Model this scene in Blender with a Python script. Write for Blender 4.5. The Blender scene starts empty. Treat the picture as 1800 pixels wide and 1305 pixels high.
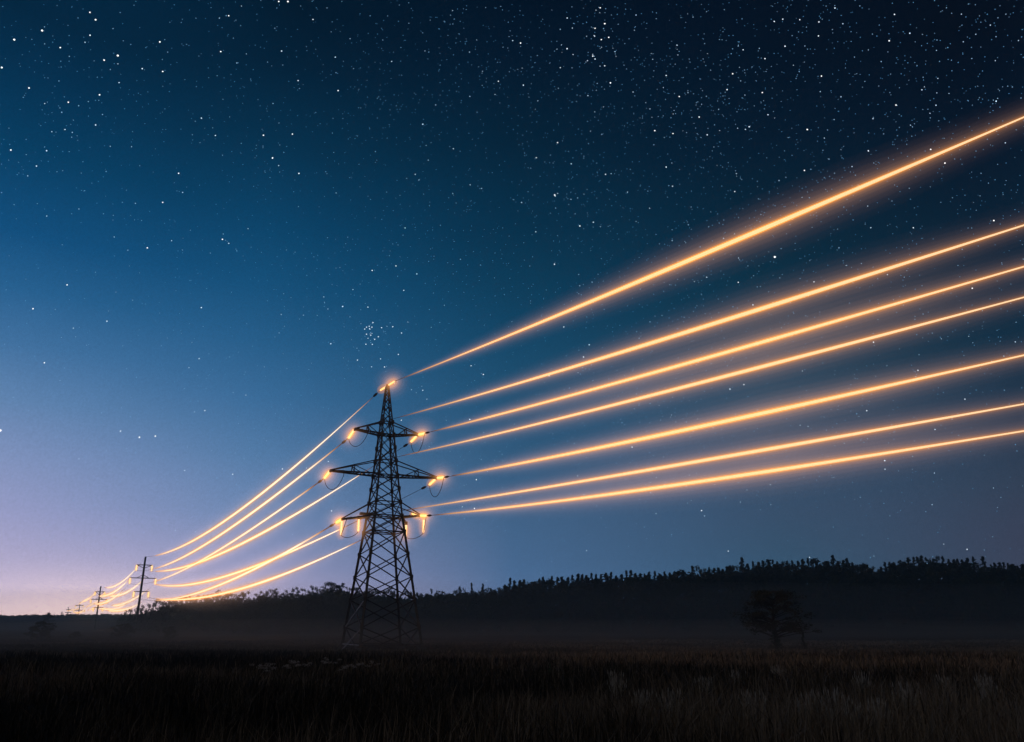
import bpy, bmesh, math, random
import numpy as np
from mathutils import Vector, Matrix
from math import radians, sin, cos, atan, atan2, asin, sqrt, pi

random.seed(7)
rng = np.random.default_rng(11)
scene = bpy.context.scene
col = scene.collection

# ------------------------------------------------------------------ camera
F, CX, CY, HY, CAMZ = 1400.0, 900.0, 652.5, 1098.0, 1.8
PITCH = atan((HY - CY) / F)
CP, SP = cos(PITCH), sin(PITCH)
cam = bpy.data.cameras.new('camera')
cam.sensor_width = 36.0
cam.lens = 36.0 * F / 1800.0
cam.clip_start = 0.1
cam.clip_end = 20000
camo = bpy.data.objects.new('camera', cam)
camo.location = (0, 0, CAMZ)
camo.rotation_euler = (radians(90) + PITCH, 0, 0)
col.objects.link(camo)
scene.camera = camo


def ray(px, py):
    u = (px - CX) / F
    v = (CY - py) / F
    return np.array([u, CP - v * SP, SP + v * CP])


def at(px, py, Y):
    """world point seen at photograph position px,py and lying at world y = Y"""
    d = ray(px, py)
    return np.array([0, 0, CAMZ]) + d * (Y / d[1])


def proj(P):
    x, y, z = P[0], P[1], P[2] - CAMZ
    dep = y * CP + z * SP
    return CX + F * x / dep, CY - F * (z * CP - y * SP) / dep, dep


def lin(c):
    r = []
    for a in c[:3]:
        a = a / 255.0
        r.append(a / 12.92 if a <= 0.04045 else ((a + 0.055) / 1.055) ** 2.4)
    return (r[0], r[1], r[2], 1.0)


# ------------------------------------------------------------------ sky and light
world = bpy.data.worlds.new('World')
scene.world = world
world.use_nodes = True
nt = world.node_tree
nt.nodes.clear()
N = nt.nodes.new
L = nt.links.new
out = N('ShaderNodeOutputWorld')
bg = N('ShaderNodeBackground')
L(bg.outputs[0], out.inputs['Surface'])
tc = N('ShaderNodeTexCoord')
nrm = N('ShaderNodeVectorMath'); nrm.operation = 'NORMALIZE'
L(tc.outputs['Generated'], nrm.inputs[0])
sep = N('ShaderNodeSeparateXYZ')
L(nrm.outputs[0], sep.inputs[0])


def M(op, a, b=None, c=None, clamp=False):
    n = N('ShaderNodeMath'); n.operation = op; n.use_clamp = clamp
    for i, v in enumerate((a, b, c)):
        if v is None:
            continue
        if isinstance(v, (int, float)):
            n.inputs[i].default_value = v
        else:
            L(v, n.inputs[i])
    return n.outputs[0]


elev = M('ARCSINE', sep.outputs['Z'])
azim = M('ARCTAN2', sep.outputs['X'], sep.outputs['Y'])
elev_deg = M('MULTIPLY', elev, 180 / pi)
az_deg = M('MULTIPLY', azim, 180 / pi)
elev01 = M('DIVIDE', elev_deg, 50.0, clamp=True)


def elev_of(px, py):
    d = ray(px, py)
    return math.degrees(atan2(d[2], sqrt(d[0] ** 2 + d[1] ** 2)))


# night sky colours by elevation, at five compass directions
SKY = {
    0:    [(1085, (218, 196, 208)), (1040, (186, 174, 202)), (980, (170, 164, 198)), (900, (150, 154, 194)), (800, (126, 144, 186)),
           (700, (94, 129, 172)), (600, (64, 111, 157)), (500, (38, 95, 142)), (400, (17, 78, 124)), (250, (6, 61, 97)), (100, (4, 46, 76)), (0, (3, 37, 62))],
    450:  [(1060, (176, 163, 190)), (1000, (144, 147, 184)), (900, (106, 131, 172)), (800, (80, 118, 160)), (700, (56, 104, 148)),
           (600, (37, 91, 134)), (500, (20, 78, 119)), (400, (10, 66, 103)), (250, (5, 48, 76)), (100, (3, 32, 54)), (0, (2, 25, 44))],
    900:  [(1040, (74, 103, 140)), (1000, (68, 100, 138)), (900, (62, 96, 132)), (800, (48, 89, 124)), (700, (31, 80, 114)),
           (600, (18, 69, 101)), (500, (9, 58, 87)), (400, (5, 47, 73)), (250, (3, 33, 54)), (100, (3, 23, 42)), (0, (2, 18, 35))],
    1350: [(1000, (50, 79, 104)), (900, (54, 77, 103)), (800, (49, 75, 101)), (700, (34, 69, 93)),
           (600, (20, 58, 80)), (500, (10, 48, 69)), (400, (6, 38, 58)), (250, (4, 26, 45)), (100, (3, 19, 36)), (0, (3, 16, 32))],
    1800: [(1000, (55, 59, 78)), (940, (54, 60, 80)), (850, (48, 61, 81)), (700, (31, 52, 73)),
           (600, (19, 46, 66)), (500, (13, 40, 60)), (400, (9, 33, 52)), (250, (6, 24, 42)), (100, (4, 17, 33)), (0, (4, 14, 28))],
}
prev = None
lastaz = None
for px in (0, 450, 900, 1350, 1800):
    ramp = N('ShaderNodeValToRGB')
    cr = ramp.color_ramp
    cr.interpolation = 'LINEAR'
    stops = sorted((max(0.0, min(1.0, elev_of(px, py) / 50.0)), lin(c)) for py, c in SKY[px])
    cr.elements[0].position = stops[0][0]; cr.elements[0].color = stops[0][1]
    cr.elements[1].position = stops[-1][0]; cr.elements[1].color = stops[-1][1]
    for pos, c in stops[1:-1]:
        e = cr.elements.new(pos); e.color = c
    L(elev01, ramp.inputs[0])
    az = math.degrees(atan2(ray(px, 700)[0], ray(px, 700)[1]))
    if prev is None:
        prev = ramp.outputs[0]
    else:
        mr = N('ShaderNodeMapRange')
        mr.interpolation_type = 'LINEAR'
        mr.inputs['From Min'].default_value = lastaz
        mr.inputs['From Max'].default_value = az
        L(az_deg, mr.inputs['Value'])
        mx = N('ShaderNodeMix'); mx.data_type = 'RGBA'
        L(mr.outputs[0], mx.inputs[0]); L(prev, mx.inputs[6]); L(ramp.outputs[0], mx.inputs[7])
        prev = mx.outputs[2]
    lastaz = az
# town glow low over the horizon, far left
d0 = ray(150, 1092)
az0 = math.degrees(atan2(d0[0], d0[1]))
ga = M('MULTIPLY', M('POWER', M('DIVIDE', M('SUBTRACT', az_deg, az0), 7.0), 2.0), -1.0)
ge = M('MULTIPLY', M('POWER', M('DIVIDE', elev_deg, 2.6), 2.0), -1.0)
gg = M('EXPONENT', M('ADD', ga, ge))
gm = N('ShaderNodeMix'); gm.data_type = 'RGBA'; gm.blend_type = 'ADD'
gm.inputs[7].default_value = (0.34, 0.20, 0.06, 1)
L(gg, gm.inputs[0]); L(prev, gm.inputs[6])
# slight unevenness of the air glow
nz = N('ShaderNodeTexNoise'); nz.inputs['Scale'].default_value = 3.0; nz.inputs['Detail'].default_value = 3.0
L(nrm.outputs[0], nz.inputs['Vector'])
nm = M('MULTIPLY_ADD', nz.outputs[0], 0.24, 0.88)
# grain of countless unresolved stars
vz = N('ShaderNodeTexNoise'); vz.inputs['Scale'].default_value = 420.0; vz.inputs['Detail'].default_value = 2.0
L(nrm.outputs[0], vz.inputs['Vector'])
vm = M('MULTIPLY_ADD', vz.outputs[0], 0.30, 0.85)
sc_ = N('ShaderNodeVectorMath'); sc_.operation = 'SCALE'
L(gm.outputs[2], sc_.inputs[0]); L(M('MULTIPLY', nm, vm), sc_.inputs['Scale'])
# the night sky is darker behind the camera than over the afterglow in front
bk = N('ShaderNodeMapRange'); bk.inputs['From Min'].default_value = -0.2; bk.inputs['From Max'].default_value = 0.45
bk.inputs['To Min'].default_value = 0.12; bk.inputs['To Max'].default_value = 1.0
L(sep.outputs['Y'], bk.inputs['Value'])
hzp = M('MINIMUM', M('DIVIDE', 42.0, M('MAXIMUM', sep.outputs['Z'], 0.01)), 1100.0)
hgain = M('EXPONENT', M('MULTIPLY', hzp, 0.00055))
sc3 = N('ShaderNodeVectorMath'); sc3.operation = 'SCALE'
L(sc_.outputs[0], sc3.inputs[0]); L(hgain, sc3.inputs['Scale'])
sc_ = sc3
sc2 = N('ShaderNodeVectorMath'); sc2.operation = 'SCALE'
L(sc_.outputs[0], sc2.inputs[0]); L(bk.outputs[0], sc2.inputs['Scale'])
L(sc2.outputs[0], bg.inputs['Color'])
bg.inputs['Strength'].default_value = 1.0

moon = bpy.data.lights.new('moon', 'SUN')
moon.energy = 0.16
moon.angle = radians(0.6)
moon.color = (1.0, 0.93, 0.85)
mo = bpy.data.objects.new('moon', moon)
mo.rotation_euler = (radians(62), 0, radians(-28))
col.objects.link(mo)

vs = scene.view_settings
vs.view_transform = 'Standard'; vs.look = 'None'; vs.gamma = 1; vs.exposure = 0
scene.cycles.max_bounces = 6
scene.cycles.volume_bounces = 0
scene.cycles.use_denoising = True
scene.cycles.transparent_max_bounces = 16


# ------------------------------------------------------------------ helpers
def tag(o, label=None, cat=None, group=None, kind=None):
    if label: o['label'] = label
    if cat: o['category'] = cat
    if group: o['group'] = group
    if kind: o['kind'] = kind
    return o


def empty(name, loc, rz=0.0):
    o = bpy.data.objects.new(name, None)
    o.empty_display_size = 0.5
    o.location = tuple(loc)
    o.rotation_euler = (0, 0, rz)
    col.objects.link(o)
    return o


def link(name, me, parent=None, origin=None):
    """mesh is in world space; origin = location of its parent"""
    o = bpy.data.objects.new(name, me)
    col.objects.link(o)
    if parent is not None:
        o.parent = parent
    return o


class MB:
    def __init__(self):
        self.v = []; self.f = []; self.mi = []; self.a = []
        self.m = 0

    def add(self, vs, fs, a=1.0):
        n = len(self.v)
        self.v += [tuple(map(float, p)) for p in vs]
        self.a += [a] * len(vs) if not isinstance(a, (list, tuple)) else list(a)
        self.f += [tuple(i + n for i in f) for f in fs]
        self.mi += [self.m] * len(fs)

    def bar(self, A, B, w, h=None, w2=None):
        A = Vector(A); B = Vector(B)
        d = (B - A)
        if d.length < 1e-6:
            return
        d.normalize()
        up = Vector((0, 0, 1)) if abs(d.z) < 0.95 else Vector((0, 1, 0))
        s = d.cross(up).normalized(); t = s.cross(d).normalized()
        h = h or w; w2 = w2 or w
        vs = []
        for P, k in ((A, w), (B, w2)):
            kk = k / w
            for a, b in ((-1, -1), (1, -1), (1, 1), (-1, 1)):
                vs.append(P + s * a * k / 2 + t * b * h * kk / 2)
        self.add(vs, [(0, 1, 2, 3), (7, 6, 5, 4), (0, 4, 5, 1), (1, 5, 6, 2), (2, 6, 7, 3), (3, 7, 4, 0)])

    def angle(self, A, B, w, th=0.02, inward=None):
        """steel angle section: two thin plates"""
        A = Vector(A); B = Vector(B)
        d = (B - A).normalized()
        ref = Vector(inward) if inward is not None else Vector((0.3, 0.9, 0.1))
        s = (ref - d * ref.dot(d)).normalized()
        t = d.cross(s).normalized()
        for p, q in ((s, t), (t, s)):
            vs = []
            for P in (A, B):
                for a, b in ((0, 0), (w, 0), (w, th), (0, th)):
                    vs.append(P + p * a + q * b)
            self.add(vs, [(0, 1, 2, 3), (7, 6, 5, 4), (0, 4, 5, 1), (1, 5, 6, 2), (2, 6, 7, 3), (3, 7, 4, 0)])

    def tube(self, pts, rad, seg=10, att=None, cap=True):
        pts = [Vector(tuple(map(float, p))) for p in pts]
        n = len(pts)
        base = len(self.v)
        vs = []; al = []
        ref = None
        for i, P in enumerate(pts):
            d = (pts[min(i + 1, n - 1)] - pts[max(i - 1, 0)]).normalized()
            if ref is None:
                ref = Vector((0, 0, 1)) if abs(d.z) < 0.9 else Vector((1, 0, 0))
            s = (ref - d * ref.dot(d)).normalized()
            ref = s
            t = d.cross(s)
            r = rad[i] if hasattr(rad, '__len__') else rad
            for k in range(seg):
                a = 2 * pi * k / seg
                vs.append(P + s * cos(a) * r + t * sin(a) * r)
                al.append(att[i] if att is not None else 1.0)
        fs = []
        for i in range(n - 1):
            for k in range(seg):
                a = i * seg + k; b = i * seg + (k + 1) % seg
                fs.append((a, b, b + seg, a + seg))
        if cap:
            fs.append(tuple(range(seg - 1, -1, -1)))
            fs.append(tuple((n - 1) * seg + k for k in range(seg)))
        self.add(vs, fs, al)

    def build(self, name, mats, parent=None, origin=(0, 0, 0), smooth=False, attr=None):
        me = bpy.data.meshes.new(name)
        ox, oy, oz = origin
        me.from_pydata([(x - ox, y - oy, z - oz) for x, y, z in self.v], [], self.f)
        if not isinstance(mats, (list, tuple)):
            mats = [mats]
        for m in mats:
            me.materials.append(m)
        if len(mats) > 1:
            me.polygons.foreach_set('material_index', self.mi)
        if smooth:
            me.polygons.foreach_set('use_smooth', [True] * len(self.f))
        if attr:
            at_ = me.attributes.new(attr, 'FLOAT', 'POINT')
            at_.data.foreach_set('value', self.a)
        me.update()
        return link(name, me, parent)


def mat_new(name):
    m = bpy.data.materials.new(name)
    m.use_nodes = True
    return m, m.node_tree, m.node_tree.nodes, m.node_tree.links


def surf(name, c1, c2, scale=4.0, rough=0.8, metal=0.0, detail=5.0, coord='Object', bump=0.0):
    m, t, n, l = mat_new(name)
    b = n['Principled BSDF']
    b.inputs['Roughness'].default_value = rough
    b.inputs['Metallic'].default_value = metal
    b.inputs['Specular IOR Level'].default_value = 0.25
    tcn = n.new('ShaderNodeTexCoord'); no = n.new('ShaderNodeTexNoise'); mx = n.new('ShaderNodeMix')
    mx.data_type = 'RGBA'
    no.inputs['Scale'].default_value = scale; no.inputs['Detail'].default_value = detail
    l.new(tcn.outputs[coord], no.inputs['Vector'])
    rp = n.new('ShaderNodeMapRange'); rp.inputs['From Min'].default_value = .3; rp.inputs['From Max'].default_value = .7
    l.new(no.outputs[0], rp.inputs['Value'])
    l.new(rp.outputs[0], mx.inputs[0])
    mx.inputs[6].default_value = (*c1, 1); mx.inputs[7].default_value = (*c2, 1)
    l.new(mx.outputs[2], b.inputs['Base Color'])
    if bump:
        bp = n.new('ShaderNodeBump'); bp.inputs['Strength'].default_value = bump
        l.new(no.outputs[0], bp.inputs['Height']); l.new(bp.outputs[0], b.inputs['Normal'])
    return m


def foliage(name, c1, c2):
    m, t, n, l = mat_new(name)
    b = n['Principled BSDF']
    b.inputs['Roughness'].default_value = 0.9
    b.inputs['Specular IOR Level'].default_value = 0.1
    a = n.new('ShaderNodeAttribute'); a.attribute_name = 'tone'
    mx = n.new('ShaderNodeMix'); mx.data_type = 'RGBA'
    l.new(a.outputs['Fac'], mx.inputs[0])
    mx.inputs[6].default_value = (*c1, 1); mx.inputs[7].default_value = (*c2, 1)
    l.new(mx.outputs[2], b.inputs['Base Color'])
    return m


def emis_attr(name, colr, strength, dark=(0.03, 0.03, 0.035)):
    """dark cable that turns into a glowing filament where the 'lit' attribute is 1"""
    m, t, n, l = mat_new(name)
    b = n['Principled BSDF']
    b.inputs['Base Color'].default_value = (*dark, 1)
    b.inputs['Roughness'].default_value = 0.6
    b.inputs['Emission Color'].default_value = (*colr, 1)
    a = n.new('ShaderNodeAttribute'); a.attribute_name = 'lit'
    mu = n.new('ShaderNodeMath'); mu.operation = 'MULTIPLY'; mu.inputs[1].default_value = strength
    l.new(a.outputs['Fac'], mu.inputs[0]); l.new(mu.outputs[0], b.inputs['Emission Strength'])
    cr = n.new('ShaderNodeValToRGB')
    cr.color_ramp.elements[0].position = 0.0; cr.color_ramp.elements[0].color = (0.9, 0.32, 0.12, 1)
    cr.color_ramp.elements[1].position = 0.9; cr.color_ramp.elements[1].color = (*colr, 1)
    e = cr.color_ramp.elements.new(0.4); e.color = (1.0, 0.44, 0.14, 1)
    l.new(a.outputs['Fac'], cr.inputs[0]); l.new(cr.outputs[0], b.inputs['Emission Color'])
    return m


def glow_vol(name, colr, strength, absorb=0.0):
    m, t, n, l = mat_new(name)
    n.clear()
    o = n.new('ShaderNodeOutputMaterial'); e = n.new('ShaderNodeEmission')
    e.inputs['Color'].default_value = (*colr, 1); e.inputs['Strength'].default_value = strength
    if absorb > 0:
        ab = n.new('ShaderNodeVolumeAbsorption'); ab.inputs['Color'].default_value = (0.92, 0.66, 0.0, 1); ab.inputs['Density'].default_value = absorb
        ad = n.new('ShaderNodeAddShader'); l.new(e.outputs[0], ad.inputs[0]); l.new(ab.outputs[0], ad.inputs[1])
        l.new(ad.outputs[0], o.inputs['Volume'])
    else:
        l.new(e.outputs[0], o.inputs['Volume'])
    m.cycles.homogeneous_volume = True
    return m


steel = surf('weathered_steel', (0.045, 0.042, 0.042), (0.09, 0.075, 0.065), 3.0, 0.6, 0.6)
steel_glint = surf('steel_glint_tone', (0.22, 0.21, 0.22), (0.34, 0.32, 0.31), 3.0, 0.5, 0.3)  # lighter copy of the tower steel, paints a faint left-lit glint
concrete = surf('pole_concrete', (0.05, 0.05, 0.055), (0.09, 0.09, 0.09), 2.0, 0.9)
cable_dark = surf('cable_dark', (0.03, 0.03, 0.033), (0.05, 0.05, 0.05), 5.0, 0.6)
bark = surf('bark', (0.03, 0.022, 0.016), (0.07, 0.05, 0.035), 6.0, 0.95, bump=0.4)
pine_leaf = foliage('pine_needles', (0.018, 0.03, 0.018), (0.05, 0.065, 0.035))
broad_leaf = foliage('broad_leaves', (0.02, 0.035, 0.018), (0.065, 0.075, 0.03))
wire_mat = emis_attr('glowing_wire', (1.0, 0.72, 0.46), 1.0)
wire_mat_left = emis_attr('glowing_wire_yellow', (1.0, 0.86, 0.70), 1.35)


def lamp_mat(name, c, s):
    m, t, n, l = mat_new(name)
    b = n['Principled BSDF']
    b.inputs['Base Color'].default_value = (0.5, 0.4, 0.3, 1)
    b.inputs['Emission Color'].default_value = (*c, 1)
    b.inputs['Emission Strength'].default_value = s
    return m


ins_mat = lamp_mat('glowing_insulator', (1.0, 0.74, 0.42), 1.25)
ins_far = lamp_mat('glowing_insulator_distant', (1.0, 0.80, 0.42), 1.5)
SHELL = [1.75, 2.7, 4.2, 6.2, 9.0, 12.2, 16.0, 20.5]
SHELLC = [(.72, .25, .010), (.20, .068, .006), (.085, .031, .008), (.052, .024, .010), (.032, .0160, .009), (.020, .0110, .0075), (.0115, .0066, .0050), (.006, .0037, .0030)]
GLOWMATS = []


def glow_set(name, r_ref, sin_ref, gain, mults=SHELL, cols=SHELLC, tau=()):
    """materials of nested air-glow shells; returns the first slot index"""
    first = len(GLOWMATS)
    for k, (m_, c) in enumerate(zip(mults, cols)):
        mx_ = max(c)
        GLOWMATS.append(glow_vol('%s_%s' % (name, 'abcdefgh'[k]), tuple(a / mx_ for a in c), (gain if k else gain ** .3) * mx_ * sin_ref / (2 * m_ * r_ref),
                                 (tau[k] * sin_ref / (2 * m_ * r_ref)) if k < len(tau) else 0.0))
    return first


SET_R = glow_set('air_glow_right', 0.11, 0.85, 1.75, tau=(.45, .35, .15))
SET_L = glow_set('air_glow_left', 0.22, 0.20, 2.2, tau=(.8, .7, .35, .2))
SET_2 = glow_set('air_glow_far', 0.22, 0.045, 2.2, tau=(.8, .7, .3))
INSR = [0.27, 0.40, 0.58, 0.80, 1.08, 1.4, 1.8, 2.25]
INSC = [(.45, .15, .010), (.20, .075, .008), (.13, .045, .008), (.085, .033, .009), (.055, .024, .009), (.034, .016, .007), (.020, .010, .005), (.011, .006, .0035)]
SET_I = glow_set('insulator_glow', 1.0, 1.0, 1.4, INSR, INSC, tau=(.4, .35, .2))
SET_F = glow_set('far_insulator_glow', 1.0, 1.0, 1.4, [.45, .8, 1.1, 1.5], [(.5, .19, .010), (.14, .05, .004), (.08, .03, .004), (.04, .015, .004)], tau=(.9, .6, .2))
SET_J = glow_set('insulator_glow_side', 1.0, 1.0, 1.4, INSR, INSC, tau=(.4, .35, .2))


class Shells:
    """collects nested air-glow shells; every shell index becomes one volume mesh"""
    def __init__(self): self.b = {}; self.m = 0
    def tube(self, pts, rr, seg):
        key = self.m
        self.b.setdefault(key, MB()).tube(pts, rr, seg)


glow = Shells()


# ------------------------------------------------------------------ terrain
TREELINE = [(-40, 430), (200, 400), (235, 300), (262, 262), (300, 256), (600, 240), (1000, 262), (1400, 282), (1850, 300)]   # px -> distance
CREST = [(-40, 1083), (0, 1083), (70, 1081), (195, 1079), (215, 1072), (232, 1067), (250, 1066), (265, 1062), (272, 1061), (290, 1055), (310, 1052), (340, 1048), (365, 1044), (390, 1042), (415, 1044), (440, 1047),
         (455, 1042), (470, 1036), (488, 1035), (497, 1044), (515, 1037), (540, 1034), (560, 1030), (585, 1026), (600, 1024), (615, 1031), (640, 1035), (655, 1031), (670, 1036),
         (700, 1040), (735, 1042), (780, 1041), (820, 1039), (845, 1037), (880, 1033), (893, 1031), (905, 1024), (918, 1020), (940, 1022), (960, 1021),
         (985, 1022), (1000, 1017), (1015, 1011), (1050, 1011), (1100, 1011), (1150, 1009), (1200, 1005), (1250, 1001), (1280, 998), (1300, 994), (1330, 990),
         (1370, 987), (1420, 986), (1450, 989), (1480, 989), (1500, 991), (1530, 997), (1550, 995), (1570, 990), (1600, 983), (1625, 980), (1650, 982),
         (1690, 986), (1730, 990), (1760, 992), (1800, 996), (1860, 1001)]


def interp(tab, x):
    xs = [a for a, b in tab]; ys = [b for a, b in tab]
    return float(np.interp(x, xs, ys))


def px_of(x, y):
    return CX + F * x / (y * CP)


hill_tab = []
for px in range(-40, 1880, 20):
    Y = interp(TREELINE, px) + 30
    zt = at(px, interp(CREST, px), Y)[2]
    th = min(zt + 1.5, 8.5 if px > 880 else 6.0)
    hill_tab.append((px, max(-1.0, zt - th)))


def gh(x, y):
    """ground height"""
    k = min(1.0, max(0.0, y / 94.0))
    z = -0.92 * k
    z += 0.12 * sin(x * 0.11 + 1.3) * sin(y * 0.07) * min(1, max(0, (y - 10) / 40))
    px = px_of(x, max(y, 20))
    if y > 150 and px > 190:
        Y0 = interp(TREELINE, px) - 12
        s = min(1.0, max(0.0, (y - Y0) / 42.0)); s = s * s * (3 - 2 * s)
        z += (interp(hill_tab, min(px, 1860)) + 1.0) * s * min(1.0, max(0, (px - 190) / 60))
    if px < 330 and y > 480:
        r_ = min(1.0, (y - 480) / 90.0); r_ = r_ * r_ * (3 - 2 * r_)
        z = max(z, -0.92 + 7.0 * r_ * min(1.0, (330 - px) / 60.0) * (1.0 if y < 700 else max(0, 1 - (y - 700) / 200.0)))
    return z


xs = sorted(set([round(v, 2) for v in np.concatenate([np.linspace(-30, 30, 41), np.sinh(np.linspace(-6.2, 6.2, 150)) * 20])]))
ys = np.concatenate([np.linspace(-60, 0, 6), np.linspace(2, 130, 70), np.linspace(134, 420, 90), np.linspace(430, 900, 26), np.geomspace(960, 9000, 16)])
nx, ny = len(xs), len(ys)
verts = [(x, y, gh(x, y)) for y in ys for x in xs]
faces = [(j * nx + i, j * nx + i + 1, (j + 1) * nx + i + 1, (j + 1) * nx + i) for j in range(ny - 1) for i in range(nx - 1)]
me = bpy.data.meshes.new('ground'); me.from_pydata(verts, [], faces)
me.polygons.foreach_set('use_smooth', [True] * len(faces))
m, t, n, l = mat_new('field_ground')
b = n['Principled BSDF']; b.inputs['Roughness'].default_value = 1.0; b.inputs['Specular IOR Level'].default_value = 0.0
tcn = n.new('ShaderNodeTexCoord'); mp = n.new('ShaderNodeMapping'); mp.inputs['Scale'].default_value = (0.02, 0.09, 1)
l.new(tcn.outputs['Object'], mp.inputs[0])
n1 = n.new('ShaderNodeTexNoise'); n1.inputs['Scale'].default_value = 1.0; n1.inputs['Detail'].default_value = 8.0; n1.inputs['Roughness'].default_value = 0.65
n2 = n.new('ShaderNodeTexNoise'); n2.inputs['Scale'].default_value = 1.5; n2.inputs['Detail'].default_value = 6.0
l.new(mp.outputs[0], n1.inputs['Vector']); l.new(tcn.outputs['Object'], n2.inputs['Vector'])
cr = n.new('ShaderNodeValToRGB')
cr.color_ramp.elements[0].position = 0.35; cr.color_ramp.elements[0].color = (0.03, 0.024, 0.017, 1)
cr.color_ramp.elements[1].position = 0.68; cr.color_ramp.elements[1].color = (0.17, 0.12, 0.08, 1)
l.new(n1.outputs[0], cr.inputs[0])
mm = n.new('ShaderNodeMix'); mm.data_type = 'RGBA'; mm.blend_type = 'MULTIPLY'; mm.inputs[0].default_value = 0.8
l.new(cr.outputs[0], mm.inputs[6]); l.new(n2.outputs[0], mm.inputs[7])
l.new(mm.outputs[2], b.inputs['Base Color'])
me.materials.append(m)
g = link('ground', me); g['kind'] = 'structure'

# ------------------------------------------------------------------ lattice tower
D0 = 94.0
PHI = radians(30)
U = np.array([sin(PHI), -cos(PHI), 0])     # along the line, toward the camera side
V = np.array([cos(PHI), sin(PHI), 0])      # along the crossarms
TB = at(670, 1147, D0); TT = at(681, 677, D0)
TBASE = np.array([TB[0], TB[1], gh(TB[0], TB[1])])


def axis(z):
    k = (z - TB[2]) / (TT[2] - TB[2])
    return TB + (TT - TB) * k


def armpt(px, py):
    """point in the plane of the crossarms seen at px,py"""
    lo, hi = -14.0, 14.0
    for _ in range(50):
        w = (lo + hi) / 2
        q = axis(15) + V * w
        S = at(px, py, q[1])
        if S[0] < q[0]: hi = w
        else: lo = w
    A = at(px, py, (axis(15) + V * w)[1])
    return A


def zof(py):
    return at(675, py, D0)[2]


HW = [(zof(1147), 3.62), (zof(908), 1.62), (zof(835), 1.14), (zof(757), 0.68), (zof(677), 0.14)]
ROT = radians(27)
VX = np.array([cos(ROT), sin(ROT), 0]); VY = np.array([-sin(ROT), cos(ROT), 0])


def corner(z, i):
    h = interp(HW, z)
    sx, sy = ((-1, -1), (1, -1), (1, 1), (-1, 1))[i]
    return axis(z) + VX * sx * h + VY * sy * h


tower = empty('lattice_tower', TBASE)
tag(tower, 'tall dark steel lattice power tower with three crossarm tiers in the field', 'power tower')
OR = tuple(TBASE)
zs = [TB[2] - 0.25] + [zof(y) for y in (1103, 1055, 1015, 974.5, 936, 908, 884, 860, 837, 811, 788, 765, 743)]
zp = [zof(y) for y in (743, 727, 712, 699, 688, 680)]
for i in range(4):
    mb = MB()
    for a, b_ in ((zs[0], zs[6]), (zs[6], zs[9]), (zs[9], zs[12]), (zs[12], zp[-1])):
        A, B = corner(a, i), corner(b_, i)
        w = 0.25 if a < zs[5] else 0.19 if a < zs[11] else 0.13
        inn = axis(a) - A; inn[2] = 0
        mb.bar(A, B, w, w)
    # gusset plates at joints
    for z in zs[1:]:
        c = corner(z, i)
        mb.bar(c - np.array([0, 0, .22]), c + np.array([0, 0, .22]), 0.34, 0.34)
    mb.build('leg', steel, tower, OR)
    ft = MB()
    c = corner(zs[0], i)
    ft.bar((c[0], c[1], gh(c[0], c[1]) - 0.4), (c[0], c[1], gh(c[0], c[1]) + 0.28), 0.8, 0.8, 0.6)
    ft.build('footing', concrete, tower, OR)
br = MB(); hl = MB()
for a, b_ in list(zip(zs[:-1], zs[1:])) + list(zip(zp[:-1], zp[1:])):
    w = 0.115 if a < zs[6] else 0.09 if a < zs[11] else 0.07
    for i in range(4):
        j = (i + 1) % 4
        if a == zs[0]:
            # splayed foot bracing, two half-diagonals up to the middle of the first ring
            mid = (corner(b_, i) + corner(b_, j)) / 2
            lowa = corner(a + 0.25, i); lowb = corner(a + 0.25, j)
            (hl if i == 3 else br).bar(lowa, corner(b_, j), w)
            br.bar(lowb, corner(b_, i), w)
            k = 0.38
            zz = a + (b_ - a) * k
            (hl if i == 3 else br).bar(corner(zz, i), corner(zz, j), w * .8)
        else:
            tgt = br
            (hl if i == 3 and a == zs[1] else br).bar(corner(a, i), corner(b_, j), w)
            br.bar(corner(a, j), corner(b_, i), w)
            # secondary members on the broad lower panels
for z in (zs[5], zs[6], zs[7], zs[9], zs[10], zs[12], zs[13]):
    for i in range(4):
        br.bar(corner(z, i), corner(z, (i + 1) % 4), 0.11)
    if z in (zs[5], zs[6], zs[9], zs[12]):
        br.bar(corner(z, 0), corner(z, 2), 0.09); br.bar(corner(z, 1), corner(z, 3), 0.09)
br.build('lattice_bracing', steel, tower, OR)
o = hl.build('pale_brace', steel_glint, tower, OR)
o['label'] = 'steel braces on the lower left face, paler to paint their left-lit glint'
# peak cap
pk = MB()
pt = axis(zp[-1])
pk.bar(pt - np.array([0, 0, .25]), pt + np.array([0, 0, .28]), 0.42, 0.36, 0.3)
pk.build('peak_cap', steel, tower, OR)


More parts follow.
